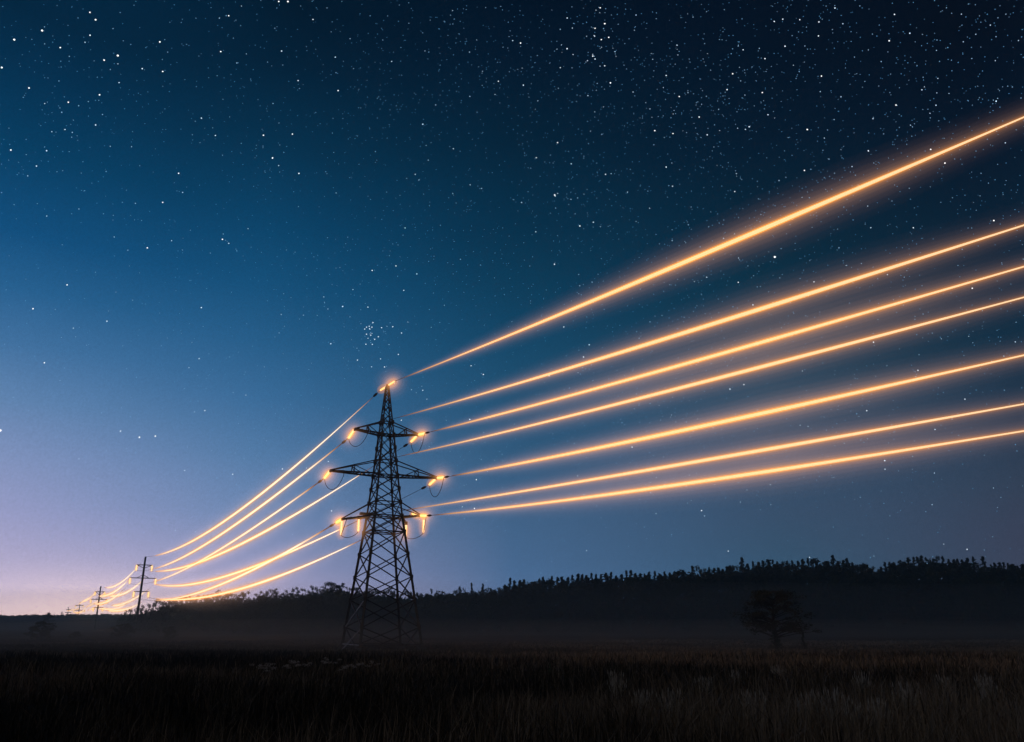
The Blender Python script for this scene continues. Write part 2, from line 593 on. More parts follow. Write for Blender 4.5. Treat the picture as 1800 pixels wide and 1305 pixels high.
def crossarm(tip, side, zlow, ztie, depth_pts, posts=0, low_extra=0.0):
    """tapering pyramid arm from the body to the tip"""
    mb = MB()
    ii = (0, 3) if side < 0 else (1, 2)
    tipv = Vector(tip)
    hw = 0.16
    tips = [tipv + Vector(VY) * (-hw), tipv + Vector(VY) * hw]
    lows = [Vector(corner(zlow, i)) for i in ii]
    ups = [Vector(corner(ztie, i)) for i in ii]
    for k in range(2):
        mb.bar(lows[k], tips[k], 0.15, 0.17)
        mb.bar(ups[k], tips[k] + Vector((0, 0, .12)), 0.11)
    npan = depth_pts
    for q in range(npan):
        f0 = q / npan; f1 = (q + 1) / npan
        P = [lows[k].lerp(tips[k], f0) for k in range(2)]
        Q = [lows[k].lerp(tips[k], f1) for k in range(2)]
        mb.bar(P[q % 2], Q[(q + 1) % 2], 0.07)
        mb.bar(Q[0], Q[1], 0.07)
    for q in range(posts):
        f = (q + 1) / (posts + 1)
        f = 0.30 + 0.38 * q if posts > 1 else 0.52
        for k in range(2):
            a_ = lows[k].lerp(tips[k], f); b2 = ups[k].lerp(tips[k], f)
            mb.bar(a_, b2, 0.10)
            fp = max(0.0, f - 0.34)
            mb.bar(lows[k].lerp(tips[k], fp), b2, 0.075)
        mb.bar(ups[0].lerp(tips[0], f), ups[1].lerp(tips[1], f), 0.08)
        mb.bar(lows[0].lerp(tips[0], f), ups[1].lerp(tips[1], f), 0.07)
    mb.bar(tips[0] - Vector(VY) * .12, tips[1] + Vector(VY) * .12, 0.2, 0.3)
    a_ = tipv - Vector(V) * side * 1.3
    mb.bar(lows[0].lerp(tips[0], .72), tipv, .2, .24)
    return mb.build('crossarm', steel, tower, OR)


T_TL, T_TR = armpt(624, 755), armpt(735, 765)
T_ML, T_MR = armpt(581, 828), armpt(768, 841)
T_BL, T_BR = armpt(602, 913), armpt(738, 907)
crossarm(T_TL, -1, zof(765), zof(743), 4, 1)
crossarm(T_TR, 1, zof(765), zof(743), 4, 1)
crossarm(T_ML, -1, zof(836), zof(811), 6, 1)
crossarm(T_MR, 1, zof(836), zof(811), 6, 1)
crossarm(T_BL, -1, zof(909), zof(884), 4, 0)
crossarm(T_BR, 1, zof(909), zof(884), 4, 0)
# short brackets that carry the hanging strings of the lowest tier
H_NL, H_FL = armpt(601, 914), armpt(631, 911)
H_NR, H_FR = armpt(745, 912), armpt(714, 921)
for P, i in ((H_FL, 3), (H_FR, 1)):
    bk_ = MB()
    bk_.bar(corner(zof(909), i), P, 0.14, 0.2)
    bk_.bar(corner(zof(903), (i + 1) % 4), P, 0.1)
    bk_.bar(P + np.array([0, 0, -.15]), P + np.array([0, 0, .25]), 0.3)
    bk_.build('hanger_bracket', steel, tower, OR)
pf = MB()
c0 = corner(zof(905), 3)
pf.bar(armpt(633, 903), armpt(660, 905), 0.5, 0.28)
pf.build('work_platform', steel, tower, OR)


def insulator(A, B, parent, origin, mat, r=0.17, n=9, halo=1.0, lab=None, nsh=8, first=None):
    """string of porcelain discs from A to B"""
    A = Vector(tuple(A)); B = Vector(tuple(B))
    pts = []; rad = []
    L_ = n * 3
    for k in range(L_ + 1):
        f = k / L_
        pts.append(A.lerp(B, f))
        rad.append(r * (1.0 if k % 3 == 1 else 0.9 if k % 3 == 2 else 0.62))
    rad[0] = rad[-1] = r * .3
    mb = MB(); mb.tube(pts, rad, 10)
    o = mb.build('insulator_string', mat, parent, origin, smooth=True)
    if lab: o['label'] = lab
    if halo > 0:
        d = (B - A); ln = d.length; d.normalize()
        for s, rr in enumerate(INSR[:nsh]):
            rr = rr * halo * (r / .16 if s < 2 else 1)
            ext = rr * 0.85
            ps = []; rs = []
            K = 14
            for k in range(K + 1):
                th = pi * k / K
                f = -cos(th)
                ps.append((A + B) / 2 + d * f * (ln / 2 + ext))
                rs.append(max(0.004, rr * sin(th) ** 0.8))
            glow.m = (SET_I if first is None else first) + s
            glow.tube(ps, rs, 16)
    return o


# positions of the far line poles on the same straight line
def world_on_line(k, span=206.0):
    return axis(15) - U * span * k


LB = np.array([-sin(PHI), cos(PHI), 0])     # away from the camera
WIRE_SETS = {}


def toward(px, py, S, dirn, span=6.0):
    """end point at px,py lying in the vertical plane through S along dirn"""
    d = ray(px, py)
    A = np.array([[d[0], -dirn[0]], [d[1], -dirn[1]]])
    k, t_ = np.linalg.solve(A, S[:2])
    return np.array([0, 0, CAMZ]) + d * k, t_


def on_lineplane(px, py, S, dirn):
    P, t_ = toward(px, py, S, dirn)
    return P


def along_dir(S, px, py, dirn, length):
    """unit step from S: horizontal along dirn, slope so that it points at px,py"""
    d = ray(px, py)
    # horizontal travel fixed, choose z such that it projects on the ray's image y
    Q = S + dirn * length
    lo, hi = -5.0, 5.0
    for _ in range(40):
        m_ = (lo + hi) / 2
        x_, y_, _d = proj(Q + np.array([0, 0, m_]))
        if y_ > py: lo = m_
        else: hi = m_
    return Q + np.array([0, 0, m_])


def jumper(A, B, drop, parent=tower):
    pts = []
    for k in range(17):
        f = k / 16
        P = np.array(A) * (1 - f) + np.array(B) * f
        w = 4 * f * (1 - f)
        P = P - np.array([0, 0, drop * (w ** 0.7)])
        pts.append(P)
    mb = MB(); mb.tube(pts, 0.035, 6)
    return mb.build('jumper_cable', cable_dark, parent, OR, smooth=True)


# strain insulators: (tip, start px, end px, side)   R = toward right / camera, L = toward the far poles
INS_R = [('peak', (684, 677), (698, 671)), ('TR', (737, 765.5), (750, 762.5)), ('MR', (769, 842), (782.5, 840)), ('BR', (737, 906.5), (749, 909))]


def ins_dir(S, e, dirn):
    """second point from S toward picture point e in the plane S,dirn"""
    P, t_ = toward(e[0], e[1], S, dirn)
    return P


def strain(S, dirn, pyx, length=1.25):
    Q = S + dirn * length
    lo, hi = -2.0, 2.0
    for _ in range(40):
        m_ = (lo + hi) / 2
        x_, y_, d_ = proj(Q + np.array([0, 0, m_]))
        if y_ > pyx: lo = m_
        else: hi = m_
    return Q + np.array([0, 0, m_])


ends = {}
PK = axis(zp[-1]) + np.array([0, 0, .1])
right_tab = {
    'PK': (PK + U * .25, 670.5), 'TL': (T_TL, 752.0), 'TR': (T_TR, 762.0), 'ML': (T_ML, 826.0), 'MR': (T_MR, 839.5), 'BL': (T_BL, 911.0), 'BR': (T_BR, 907.0)}
left_tab = {
    'PK': (PK - U * .25, 686.5), 'TL': (T_TL, 770.5), 'TR': (T_TR, 777.0), 'ML': (T_ML, 841.0), 'MR': (T_MR, 852.5), 'BL': (T_BL, 919.0), 'BR': (T_BR, 903.0)}
for k_, (S, py) in right_tab.items():
    S0 = S + U * 0.2
    if k_ in ('TL', 'ML', 'BL'):
        E_ = S0 + U * 1.3 + np.array([0, 0, -.12])
    else:
        E_ = strain(S0, U, py, 1.75 if k_ != 'PK' else 1.9)
    big = 0.14 if k_ != 'PK' else 0.09
    insulator(S0, E_, tower, OR, ins_mat if k_ in ('PK', 'TR', 'MR', 'BR') else steel, r=big if k_ in ('PK', 'TR', 'MR', 'BR') else 0.11, halo=1.0 if k_ in ('PK', 'TR', 'MR', 'BR') else 0,
              lab='dark unlit insulator string' if k_ in ('TL', 'ML', 'BL') else 'bright orange glowing insulator string')
    ends['R' + k_] = E_
for k_, (S, py) in left_tab.items():
    S0 = S - U * 0.3
    if k_ == 'BR':
        E_ = strain(S0, -U, py, 2.0)
    else:
        E_ = strain(S0, -U, py, 1.9)
    insulator(S0, E_, tower, OR, ins_mat, r=0.14 if k_ != 'PK' else 0.09, halo=1.0, lab='bright orange glowing insulator string', nsh=8 if k_ in ('TL', 'ML', 'BL') else 3)
    ends['L' + k_] = E_
jumper(ends['LTR'], ends['RTR'], 1.9); jumper(ends['LMR'], ends['RMR'], 1.9)
jumper(ends['LTL'], ends['RTL'] + V * 1.2, 1.5); jumper(ends['LML'], ends['RML'] + V * 1.2, 1.7)
hs = []
for hi_, (P, py) in enumerate(((H_NL, 940), (H_FL, 934), (H_NR, 936), (H_FR, 943))):
    P0 = P - np.array([0, 0, .12])
    lnz = (py - proj(P0)[1]) / (F / proj(P0)[2]) / 0.99
    Q = P0 - np.array([0, 0, lnz])
    insulator(P0, Q, tower, OR, ins_mat, r=0.12, halo=1.0, lab='hanging orange glowing insulator string', first=SET_J, nsh=(4, 8, 4, 8)[hi_])
    hs.append(Q)
jumper(hs[0], hs[1], 0.45); jumper(hs[3], hs[2], 0.45); jumper(ends['RBR'], hs[2], -0.05)
jumper(ends['RBL'], hs[0], 0.1)

# ------------------------------------------------------------------ far poles
POLEPX = [  # top, (arm y, left x, right x) three tiers, base y, insulator px length
    dict(k=1, top=(256, 979), arms=[(993.5, 240.5, 267.5), (1016.5, 229, 274), (1040, 235.5, 261.5)], base=(241, 1085), ins=9.5, name='nearest'),
    dict(k=2, top=(177.3, 1031), arms=[(1040.5, 167.5, 184), (1054, 160, 188), (1068.3, 164.5, 181), ], base=(169.5, 1086), ins=6, name='second'),
    dict(k=3, top=(141, 1058.5), arms=[(1064.5, 133, 147), (1073, 130, 149)], base=(137, 1086), ins=2.5, name='third'),
    dict(k=4, top=(120.5, 1067), arms=[(1072, 115.5, 124.5), (1077, 114, 125)], base=(118.5, 1086), ins=0, name='fourth'),
    dict(k=5, top=(109, 1074.5), arms=[(1078, 106.5, 111.5)], base=(108, 1086), ins=0, name='fifth'),
]
LABP = {1: 'dark concrete power pole rising from trees, largest and nearest of the far poles',
        2: 'dark power pole on the horizon, next beyond the largest far pole',
        3: 'small faint power pole on the horizon, third in the receding row',
        4: 'very small faint power pole on the horizon, fourth in the receding row',
        5: 'tiniest power pole on the horizon at the far end of the row'}
pole_pts = {}
VN = V / np.linalg.norm(V)
for pd in POLEPX:
    C = world_on_line(pd['k'])
    Yp = C[1]
    top = at(pd['top'][0], pd['top'][1], Yp); bas = at(pd['base'][0], pd['base'][1], Yp)
    kz = (-1.2 - top[2]) / (bas[2] - top[2])
    foot = top + (bas - top) * kz
    root = empty('power_pole', foot)
    tag(root, LABP[pd['k']], 'power pole', 'power poles receding to the horizon')
    OP = tuple(foot)
    sc_p = proj(top)[2] / F     # metres per photo pixel
    mb = MB()
    rb = 2.2 * sc_p if pd['k'] == 1 else 1.5 * sc_p if pd['k'] == 2 else 0.8 * sc_p
    pts = [foot + (top - foot) * (q / 8) for q in range(9)]
    mb.tube(pts, [rb * (1.0 - 0.30 * q / 8) for q in range(9)], 12)
    mb.build('pole', concrete, root, OP, smooth=True)
    for ai, (ay, xl, xr) in enumerate(pd['arms']):
        xm = np.interp(ay, [pd['top'][1], pd['base'][1]], [pd['top'][0], pd['base'][0]])
        mid = at(xm, ay, Yp)
        # arm lies along V: solve the arm's reach on each side
        tips = []
        for x_ in (xl, xr):
            lo, hi = -12.0, 12.0
            for _ in range(40):
                w = (lo + hi) / 2
                if proj(mid + V * w)[0] < x_: lo = w
                else: hi = w
            tips.append(mid + V * w)
        th = max(0.5 * sc_p, 0.12)
        mb = MB()
        mb.bar(tips[0], tips[1], th * 2.1, th * 2.1)
        if pd['k'] <= 2:
            up = np.array([0, 0, 1.0])
            if ai == 0:
                for tp in tips: mb.bar(tp, mid - up * 5.5 * sc_p, th * 1.5)
            if ai == 1:
                for tp in tips: mb.bar(mid + (tp - mid) * .5, mid + up * (5.5 if pd['k'] == 1 else 4) * sc_p, th * 1.5)
        mb.build('crossarm', steel, root, OP)
        for si, tp in enumerate(tips):
            ln = max(pd['ins'], 0.5) * sc_p
            A = tp - np.array([0, 0, .4 * sc_p]) + V * (0.8 * sc_p * (-1 if si == 0 else 1)) * 0
            B = A - np.array([0, 0, ln])
            if pd['ins'] > 0:
                big = pd['k'] <= 2
                mb = MB()
                rr = (1.1 if pd['k'] == 1 else 0.8 if pd['k'] == 2 else .5) * sc_p
                K = 10
                mb.tube([A + (B - A) * (q / K) for q in range(K + 1)], [rr * (0.35 if q in (0, K) else 1.0 if q % 2 else 0.85) for q in range(K + 1)], 10)
                mb.build('insulator_string', ins_far, root, OP, smooth=True)
                Cc = (A + B) / 2
                for s, mul in enumerate((1.6, 2.5, 3.8, 5.5)):
                    R_ = rr * mul
                    K = 10
                    glow.m = SET_F + s
                    hl_ = ln / 2 + R_ * .6
                    glow.tube([Cc + np.array([0, 0, -cos(pi * q / K) * hl_]) for q in range(K + 1)], [max(.01, R_ * sin(pi * q / K) ** .8) for q in range(K + 1)], 12)
            pole_pts[(pd['k'], ai, 'L' if si == 0 else 'R')] = B
    pole_pts[(pd['k'], 'PK')] = top


# ------------------------------------------------------------------ wires
def wire(name, pts, rads, lits, label, group, mat, first, sin_ref, nsh=8, halo=1.0, hrads=None):
    mb = MB()
    mb.tube(pts, rads, 10, att=lits)
    org = tuple(pts[0])
    o = mb.build(name, mat, None, org, smooth=True, attr='lit')
    o.location = org
    tag(o, label, 'power line', group)
    # the air glow keeps an even strength where the wire is seen nearly end on
    hs_ = []
    for i_, P in enumerate(pts):
        d = np.array(pts[min(i_ + 1, len(pts) - 1)]) - np.array(pts[max(i_ - 1, 0)]); d /= np.linalg.norm(d)
        v = np.array(P) - np.array([0, 0, CAMZ]); v /= np.linalg.norm(v)
        sn = np.linalg.norm(np.cross(d, v))
        hs_.append(min(1.0, sn / sin_ref) ** .8)
    i0 = max(0, next((i for i, a in enumerate(lits) if a > .02), 1) - 1)
    i1 = min(len(lits), len(lits) - next((i for i, a in enumerate(reversed(lits)) if a > .02), 0) + 1)
    hr = hrads or rads
    for s in range(nsh):
        glow.m = first + s
        rr = [max(0.003, (r + (SHELL[s] * halo - 1) * h_ * (q_ if s else (r + q_) / 2)) * min(1.0, lt * 1.1) ** .7) for r, lt, h_, q_ in zip(rads, lits, hs_, hr)]
        glow.tube(pts[i0:i1], rr[i0:i1], 16)
    return o


RW = {  # photo measurements along the seven right-hand wires
    'PK': [(1000, 546), (1400, 378.4), (1790, 209.9)],
    'TL': [(1000, 647), (1400, 524.8), (1790, 398.4)],
    'TR': [(1000, 696), (1400, 585), (1790, 471.5)],
    'ML': [(1000, 731.5), (1400, 630), (1790, 524.8)],
    'MR': [(1000, 798), (1400, 713.6), (1790, 627)],
    'BL': [(1000, 850), (1400, 781.5), (1790, 712)],
    'BR': [(1000, 879), (1400, 820.5), (1790, 760)]}
RWID = {'PK': (3.3, 1.2), 'TL': (3.1, 1.3), 'TR': (2.5, 1.25), 'ML': (2.7, 1.15), 'MR': (2.8, 1.25), 'BL': (2.6, 1.2), 'BR': (2.5, 1.2)}
LABR = {
    'PK': 'glowing orange wire rising from the tower peak, highest of those crossing the right sky',
    'TL': 'second highest glowing wire in the right sky, just below the highest one',
    'TR': 'third highest glowing wire in the right sky, from the top crossarm right tip',
    'ML': 'fourth glowing wire from the top in the right sky, middle one of the seven',
    'MR': 'fifth glowing wire from the top in the right sky, from the middle crossarm right tip',
    'BL': 'sixth glowing wire from the top in the right sky, second from the bottom',
    'BR': 'lowest glowing wire in the right sky, from the bottom crossarm right tip'}
for k_ in RW:
    S = ends['R' + k_]
    T_ = [0.0]; Z_ = [S[2]]
    for (x_, y_) in RW[k_]:
        P, t_ = toward(x_, y_, S, U)
        T_.append(t_); Z_.append(P[2])
    c = np.polyfit(T_, Z_, 2, w=[3, 1, 1, 1])
    off = S[2] - np.polyval(c, 0)
    pts = []; rads = []; lits = []; hr_ = []
    tmax = 165.0
    wpk, wend = RWID[k_]
    for q in range(150):
        t_ = tmax * (q / 149) ** 1.15
        P = S + U * t_
        P[2] = np.polyval(c, t_) + off * math.exp(-t_ / 8)
        pts.append(P)
        x_, y_, dp = proj(P)
        x_ = x_ if dp > 1 and t_ < 92 else 2400
        dpx = dp if t_ < 84 else 36.0
        wpx = np.interp(x_, [700, 780, 860, 1000, 1150, 1350, 1550, 1800, 2100], [0.55, 0.75, 1.1, wpk * .62, wpk * .86, wpk, wpk * .82, wend, wend * .8])
        x0 = proj(S)[0]
        st = 0.0 if t_ < 2.0 else float(np.interp(x_, [x0 + 10, x0 + 45, x0 + 120, x0 + 260], [0.0, 0.5, 0.88, 1.0]))
        if k_ in ('TL', 'ML', 'BL'):
            st = float(np.interp(x_, [{'TL': 698, 'ML': 702, 'BL': 712}[k_], 750, 830, 960], [0.0, 0.5, 0.88, 1.0]))
        if st < .02: wpx = .4
        rads.append(max(0.02, wpx * dpx / F))
        hr_.append(np.interp(x_, [700, 780, 860, 1000, 1150, 1350, 1550, 1800, 2100], [.9, 1.2, 1.6, 2.2, 2.7, 3.1, 2.8, 2.1, 1.8]) * dpx / F)
        lits.append(st)
    wire('power_line', pts, rads, lits, LABR[k_], 'glowing wires over the right side', wire_mat, SET_R, 0.85, hrads=hr_)
    # clamp where the conductor meets the string
    a_, b2 = pts[2], pts[4]
    cl = MB(); cl.tube([S + (np.array(pts[3]) - S) * f for f in (0.1, .35, .55, .8)], [.06, .13, .13, .05], 8)
    if k_ in ('TR', 'MR', 'BR'):
        oo = cl.build('wire_clamp', cable_dark, None, (0, 0, 0)); oo.parent = tower; oo.location = (-OR[0], -OR[1], -OR[2])

LW = {  # measurements along the seven wires of the long left-hand span
    'PK': [(560, 786), (500, 834.8), (400, 912), (310, 965.4)],
    'TL': [(560, 812.6), (500, 859), (400, 932), (310, 985.5)],
    'ML': [(500, 890.5), (400, 958), (310, 1008)],
    'TR': [(625, 841), (560, 879), (500, 915), (400, 969), (310, 1000)],
    'MR': [(560, 948), (500, 975), (400, 1012.5), (310, 1029.8)],
    'BL': [(560, 938.6), (500, 972), (400, 1023), (310, 1052)],
    'BR': [(560, 985), (500, 1009), (400, 1041.6), (310, 1054.5)]}
LABL = {
    'PK': 'topmost glowing wire sagging left from the tower peak to the far pole',
    'TL': 'glowing wire sagging left from the left tip of the top crossarm',
    'ML': 'thinner glowing wire sagging left from the left tip of the middle crossarm',
    'TR': 'glowing wire sagging left that passes behind the tower at the middle crossarm',
    'MR': 'glowing wire sagging left from the right tip of the middle crossarm behind the tower',
    'BL': 'glowing wire sagging left from the left tip of the bottom crossarm',
    'BR': 'lowest glowing wire of the left span, skimming the treetops'}
LWID = {'PK': 1.55, 'TL': 1.6, 'ML': 1.3, 'TR': 1.7, 'MR': 1.6, 'BL': 1.6, 'BR': 1.8}
PEND = {'PK': None, 'TL': (1, 0, 'L'), 'TR': (1, 0, 'R'), 'ML': (1, 1, 'L'), 'MR': (1, 1, 'R'), 'BL': (1, 2, 'L'), 'BR': (1, 2, 'R')}
for k_ in LW:
    S = ends['L' + k_]
    E_ = pole_pts[PEND[k_]] if PEND[k_] else pole_pts[(1, 'PK')]
    dn = (E_ - S); Lh = sqrt(dn[0] ** 2 + dn[1] ** 2); dn = np.array([dn[0] / Lh, dn[1] / Lh, 0])
    T_ = [0.0, Lh]; Z_ = [S[2], E_[2]]
    for (x_, y_) in LW[k_]:
        P, t_ = toward(x_, y_, S, dn)
        T_.append(t_); Z_.append(P[2])
    ordr = np.argsort(T_); T_ = np.array(T_)[ordr]; Z_ = np.array(Z_)[ordr]
    # smooth cubic through the measurements, with both ends held
    wts = [4 if (a < .1 or a > Lh - .1) else 1.5 for a in T_]
    c = np.polyfit(T_, Z_, 3, w=wts)
    o0 = S[2] - np.polyval(c, 0); o1 = E_[2] - np.polyval(c, Lh)
    pts = []; rads = []; lits = []
    for q in range(120):
        f = q / 119
        t_ = Lh * f
        P = S + dn * t_
        P[2] = np.polyval(c, t_) + o0 * math.exp(-t_ / 6) + o1 * math.exp(-(Lh - t_) / 12)
        pts.append(P)
        x_, y_, dp = proj(P)
        w_ = LWID[k_]
        wpx = np.interp(x_, [250, 275, 300, 340, 400, 470, 540, 600, 660, 760], [.5, .65, w_ * .48, w_ * .7, w_ * .9, w_, w_ * .78, w_ * .45, .42, .35])
        if x_ < 274: wpx = .22
        rads.append(max(0.02, wpx * dp / F))
        st = float(np.interp(x_, [262, 276, 296], [0.0, 0.5, 1.0])) * (0.0 if t_ < 2.5 else float(np.interp(t_, [2.5, 7, 16], [0.0, 0.55, 1.0])))
        if k_ in ('TR', 'MR', 'BR'):
            st *= float(np.interp(x_, [{'TR': 620, 'MR': 592, 'BR': 605}[k_], {'TR': 652, 'MR': 612, 'BR': 634}[k_]], [1.0, 0.0]))
        lits.append(st)
    wire('power_line', pts, rads, lits, LABL[k_], 'glowing wires of the left span', wire_mat_left, SET_L, 0.20)
    S2 = np.array(pts[0]); P2 = np.array(pts[3])
    if k_ != 'BR':
        dd = (P2 - S2) / np.linalg.norm(P2 - S2)
        cl = MB(); cl.tube([S2 + dd * f for f in (1.0, 1.3, 2.0, 2.3)], [.06, .15, .15, .06], 8)
        oo = cl.build('wire_clamp', cable_dark, None, (0, 0, 0)); oo.parent = tower; oo.location = (-OR[0], -OR[1], -OR[2])

# further spans between the far poles
SP2 = [  # span pole 1 -> 2: measured photo points, attach keys
    ('PK', None, [(233, 1007), (220, 1019), (205, 1028), (188, 1034)], 'uppermost small glowing wire between the two largest far poles'),
    ('a', (0, 'L'), [(236, 1005), (225, 1021), (210, 1034), (195, 1044)], 'second small glowing wire between the two largest far poles'),
    ('b', (1, 'L'), [(227, 1030), (215, 1039), (200, 1051), (192, 1056)], 'steep small glowing wire between the far poles, from the left middle insulator'),
    ('c', (0, 'R'), [(243, 1027), (232, 1036), (215, 1045), (196, 1048)], 'curved small glowing wire between the far poles, meeting the steep one'),
    ('d', (1, 'R'), [(262, 1035), (250, 1045), (235, 1053), (215, 1062), (195, 1064.5)], 'small glowing wire crossing the largest far pole above its bottom crossarm'),
    ('e', (2, 'L'), [(230, 1058), (215, 1065), (200, 1071), (186, 1071)], 'small glowing wire low between the far poles, above the lowest one'),
    ('f', (2, 'R'), [(240, 1063), (225, 1070), (208, 1074.5), (195, 1074.5), (183, 1071)], 'lowest small glowing wire between the far poles, just over the treetops'),
]


def px_wire(pts_px, S, E_, label, wid, fade=(0.05, 0.12), group='small glowing wires between the far poles', halo=.8, nsh=5):
    dn = (E_ - S); Lh = sqrt(dn[0] ** 2 + dn[1] ** 2); dn = np.array([dn[0] / Lh, dn[1] / Lh, 0])
    T_ = [0.0, Lh]; Z_ = [S[2], E_[2]]
    for (x_, y_) in pts_px:
        P, t_ = toward(x_, y_, S, dn)
        if 5 < t_ < Lh - 5:
            T_.append(t_); Z_.append(P[2])
    c = np.polyfit(T_, Z_, 2 if len(T_) < 5 else 3, w=[3, 3] + [1] * (len(T_) - 2))
    pts = []; rads = []; lits = []
    for q in range(60):
        f = q / 59
        P = S + dn * Lh * f
        P[2] = np.polyval(c, Lh * f)
        pts.append(P)
        dp = proj(P)[2]
        prof = min(1.0, f / .35) ** .6 * min(1.0, (1 - f) / .4) ** .6
        lt = min(1.0, max(0.0, (f - fade[0]) / .12)) * min(1.0, max(0.0, (1 - fade[1] - f) / .15))
        lits.append(lt)
        rads.append((0.10 + wid * prof * lt) * dp / F)
    wire('power_line', pts, rads, lits, label, group, wire_mat_left, SET_2, 0.045, nsh=nsh, halo=halo)


for nm, key, pts_px, lab in SP2:
    S = pole_pts[(1,) + key] if key else pole_pts[(1, 'PK')]
    E_ = pole_pts[(2,) + key] if key else pole_pts[(2, 'PK')]
    px_wire(pts_px, S, E_, lab, 1.25 if nm not in ('PK', 'e') else .85)
SP3 = [
    (None, [(165, 1047), (152, 1054)], 'faint upper glowing wire leading to the small third pole'),
    ((0, 'L'), [(156, 1050), (149, 1057)], 'faint glowing wire reaching the third pole crossarm from the left'),
    ((0, 'R'), [(176, 1055), (160, 1063)], 'faint glowing wire reaching the third pole crossarm from the right'),
    ((1, 'R'), [(176, 1062), (163, 1072)], 'faint glowing wire sagging low just right of the third pole'),
    ((1, 'L'), [(156, 1066), (145, 1074)], 'faint lowest glowing wire beside the third pole'),
]
for key, pts_px, lab in SP3:
    S = pole_pts[(2,) + key] if key else pole_pts[(2, 'PK')]
    E_ = pole_pts[(3,) + key] if key else pole_pts[(3, 'PK')]
    px_wire(pts_px, S, E_, lab, .55, halo=.8)
for key, pts_px, lab in [((0, 'L'), [(128, 1071)], 'tiny upper glowing wire between the third and fourth poles'), ((0, 'R'), [(133, 1072)], 'tiny middle glowing wire between the third and fourth poles'),
                         ((1, 'R'), [(132, 1077)], 'tiny lowest glowing wire between the third and fourth poles')]:
    px_wire(pts_px, pole_pts[(3,) + key], pole_pts[(4,) + key], lab, .4, halo=.8, nsh=3)

# halo of wires and insulators painted as emissive shells, not real haze
HZ_NAMES = []
shell_objs = {}
for first, ns, key in ((SET_R, 8, 'w'), (SET_L, 8, 'w'), (SET_2, 8, 'w'), (SET_I, 8, 'i'), (SET_J, 8, 'j'), (SET_F, 4, 'i')):
    for k in range(ns):
        if first + k in glow.b:
            shell_objs.setdefault((key, k), []).append(first + k)
for (key, k), slots in shell_objs.items():
    mb = MB()
    for q, sl in enumerate(slots):
        src = glow.b[sl]
        mb.m = q
        mb.add(src.v, src.f)
    o = mb.build('haze', [GLOWMATS[sl] for sl in slots], None, (0, 0, 0), smooth=True)
    tag(o, {'w': 'soft orange glow in the air around the lit wires', 'i': 'soft orange glow in the air around the lit insulators',
            'j': 'soft orange glow in the air round the hanging insulators'}[key], 'glow', 'air glow', 'stuff')


# ------------------------------------------------------------------ trees
def leaf_cloud(clumps, per, size, flat=0.6):
    """many small leaf-sized triangles gathered in clumps; clumps = [(x,y,z,rx,rz,tone)]"""
    V_ = []; T_ = []
    for (x, y, z, rx, rz, tone) in clumps:
        k = per
        d = rng.normal(size=(k, 3)); d /= np.linalg.norm(d, axis=1)[:, None]
        r = rng.random(k) ** 0.45
        c = np.array([x, y, z]) + d * r[:, None] * np.array([rx, rx, rz])
        a = rng.normal(size=(k, 3)); a[:, 2] *= flat
        b_ = rng.normal(size=(k, 3)); b_[:, 2] *= flat
        a *= size * .8 / np.linalg.norm(a, axis=1)[:, None]; b_ *= size * .8 / np.linalg.norm(b_, axis=1)[:, None]
        s = (0.6 + 0.8 * rng.random(k))[:, None]
        tri = np.stack([c + a * s, c - a * s * .5 + b_ * s * .6, c - a * s * .5 - b_ * s * .6], axis=1)
        V_.append(tri.reshape(-1, 3))
        T_.append(np.repeat(np.clip(tone + rng.normal(0, .15, k), 0, 1), 3))
    return np.concatenate(V_), np.concatenate(T_)


def tri_mesh(name, V_, T_, mat):
    me = bpy.data.meshes.new(name)
    n_ = len(V_)
    me.vertices.add(n_); me.vertices.foreach_set('co', np.asarray(V_, dtype=np.float32).ravel())
    me.loops.add(n_); me.loops.foreach_set('vertex_index', np.arange(n_, dtype=np.int32))
    me.polygons.add(n_ // 3)
    me.polygons.foreach_set('loop_start', np.arange(0, n_, 3, dtype=np.int32))
    a = me.attributes.new('tone', 'FLOAT', 'POINT'); a.data.foreach_set('value', np.asarray(T_, dtype=np.float32))
    me.materials.append(mat)
    me.update(calc_edges=True)
    return me


def trunk_mesh(h, r, limbs, lean=0.0):
    mb = MB()
    pts = [(lean * (q / 6) ** 2 + 0.05 * h * 0.1 * sin(q * 1.7), 0.04 * sin(q * 2.1), h * q / 6) for q in range(7)]
    mb.tube(pts, [r * (1 - .85 * q / 6) for q in range(7)], 8)
    for (z0, ax, ln, dz) in limbs:
        p0 = Vector((lean * (z0 / h) ** 2, 0, z0))
        d = Vector((cos(ax), sin(ax), 0))
        rr = r * (1 - .85 * z0 / h) * .5
        mb.tube([p0, p0 + d * ln * .5 + Vector((0, 0, dz * .35)), p0 + d * ln + Vector((0, 0, dz))], [rr, rr * .6, rr * .2], 5)
    me = bpy.data.meshes.new('trunk')
    me.from_pydata(mb.v, [], mb.f); me.materials.append(bark)
    return me


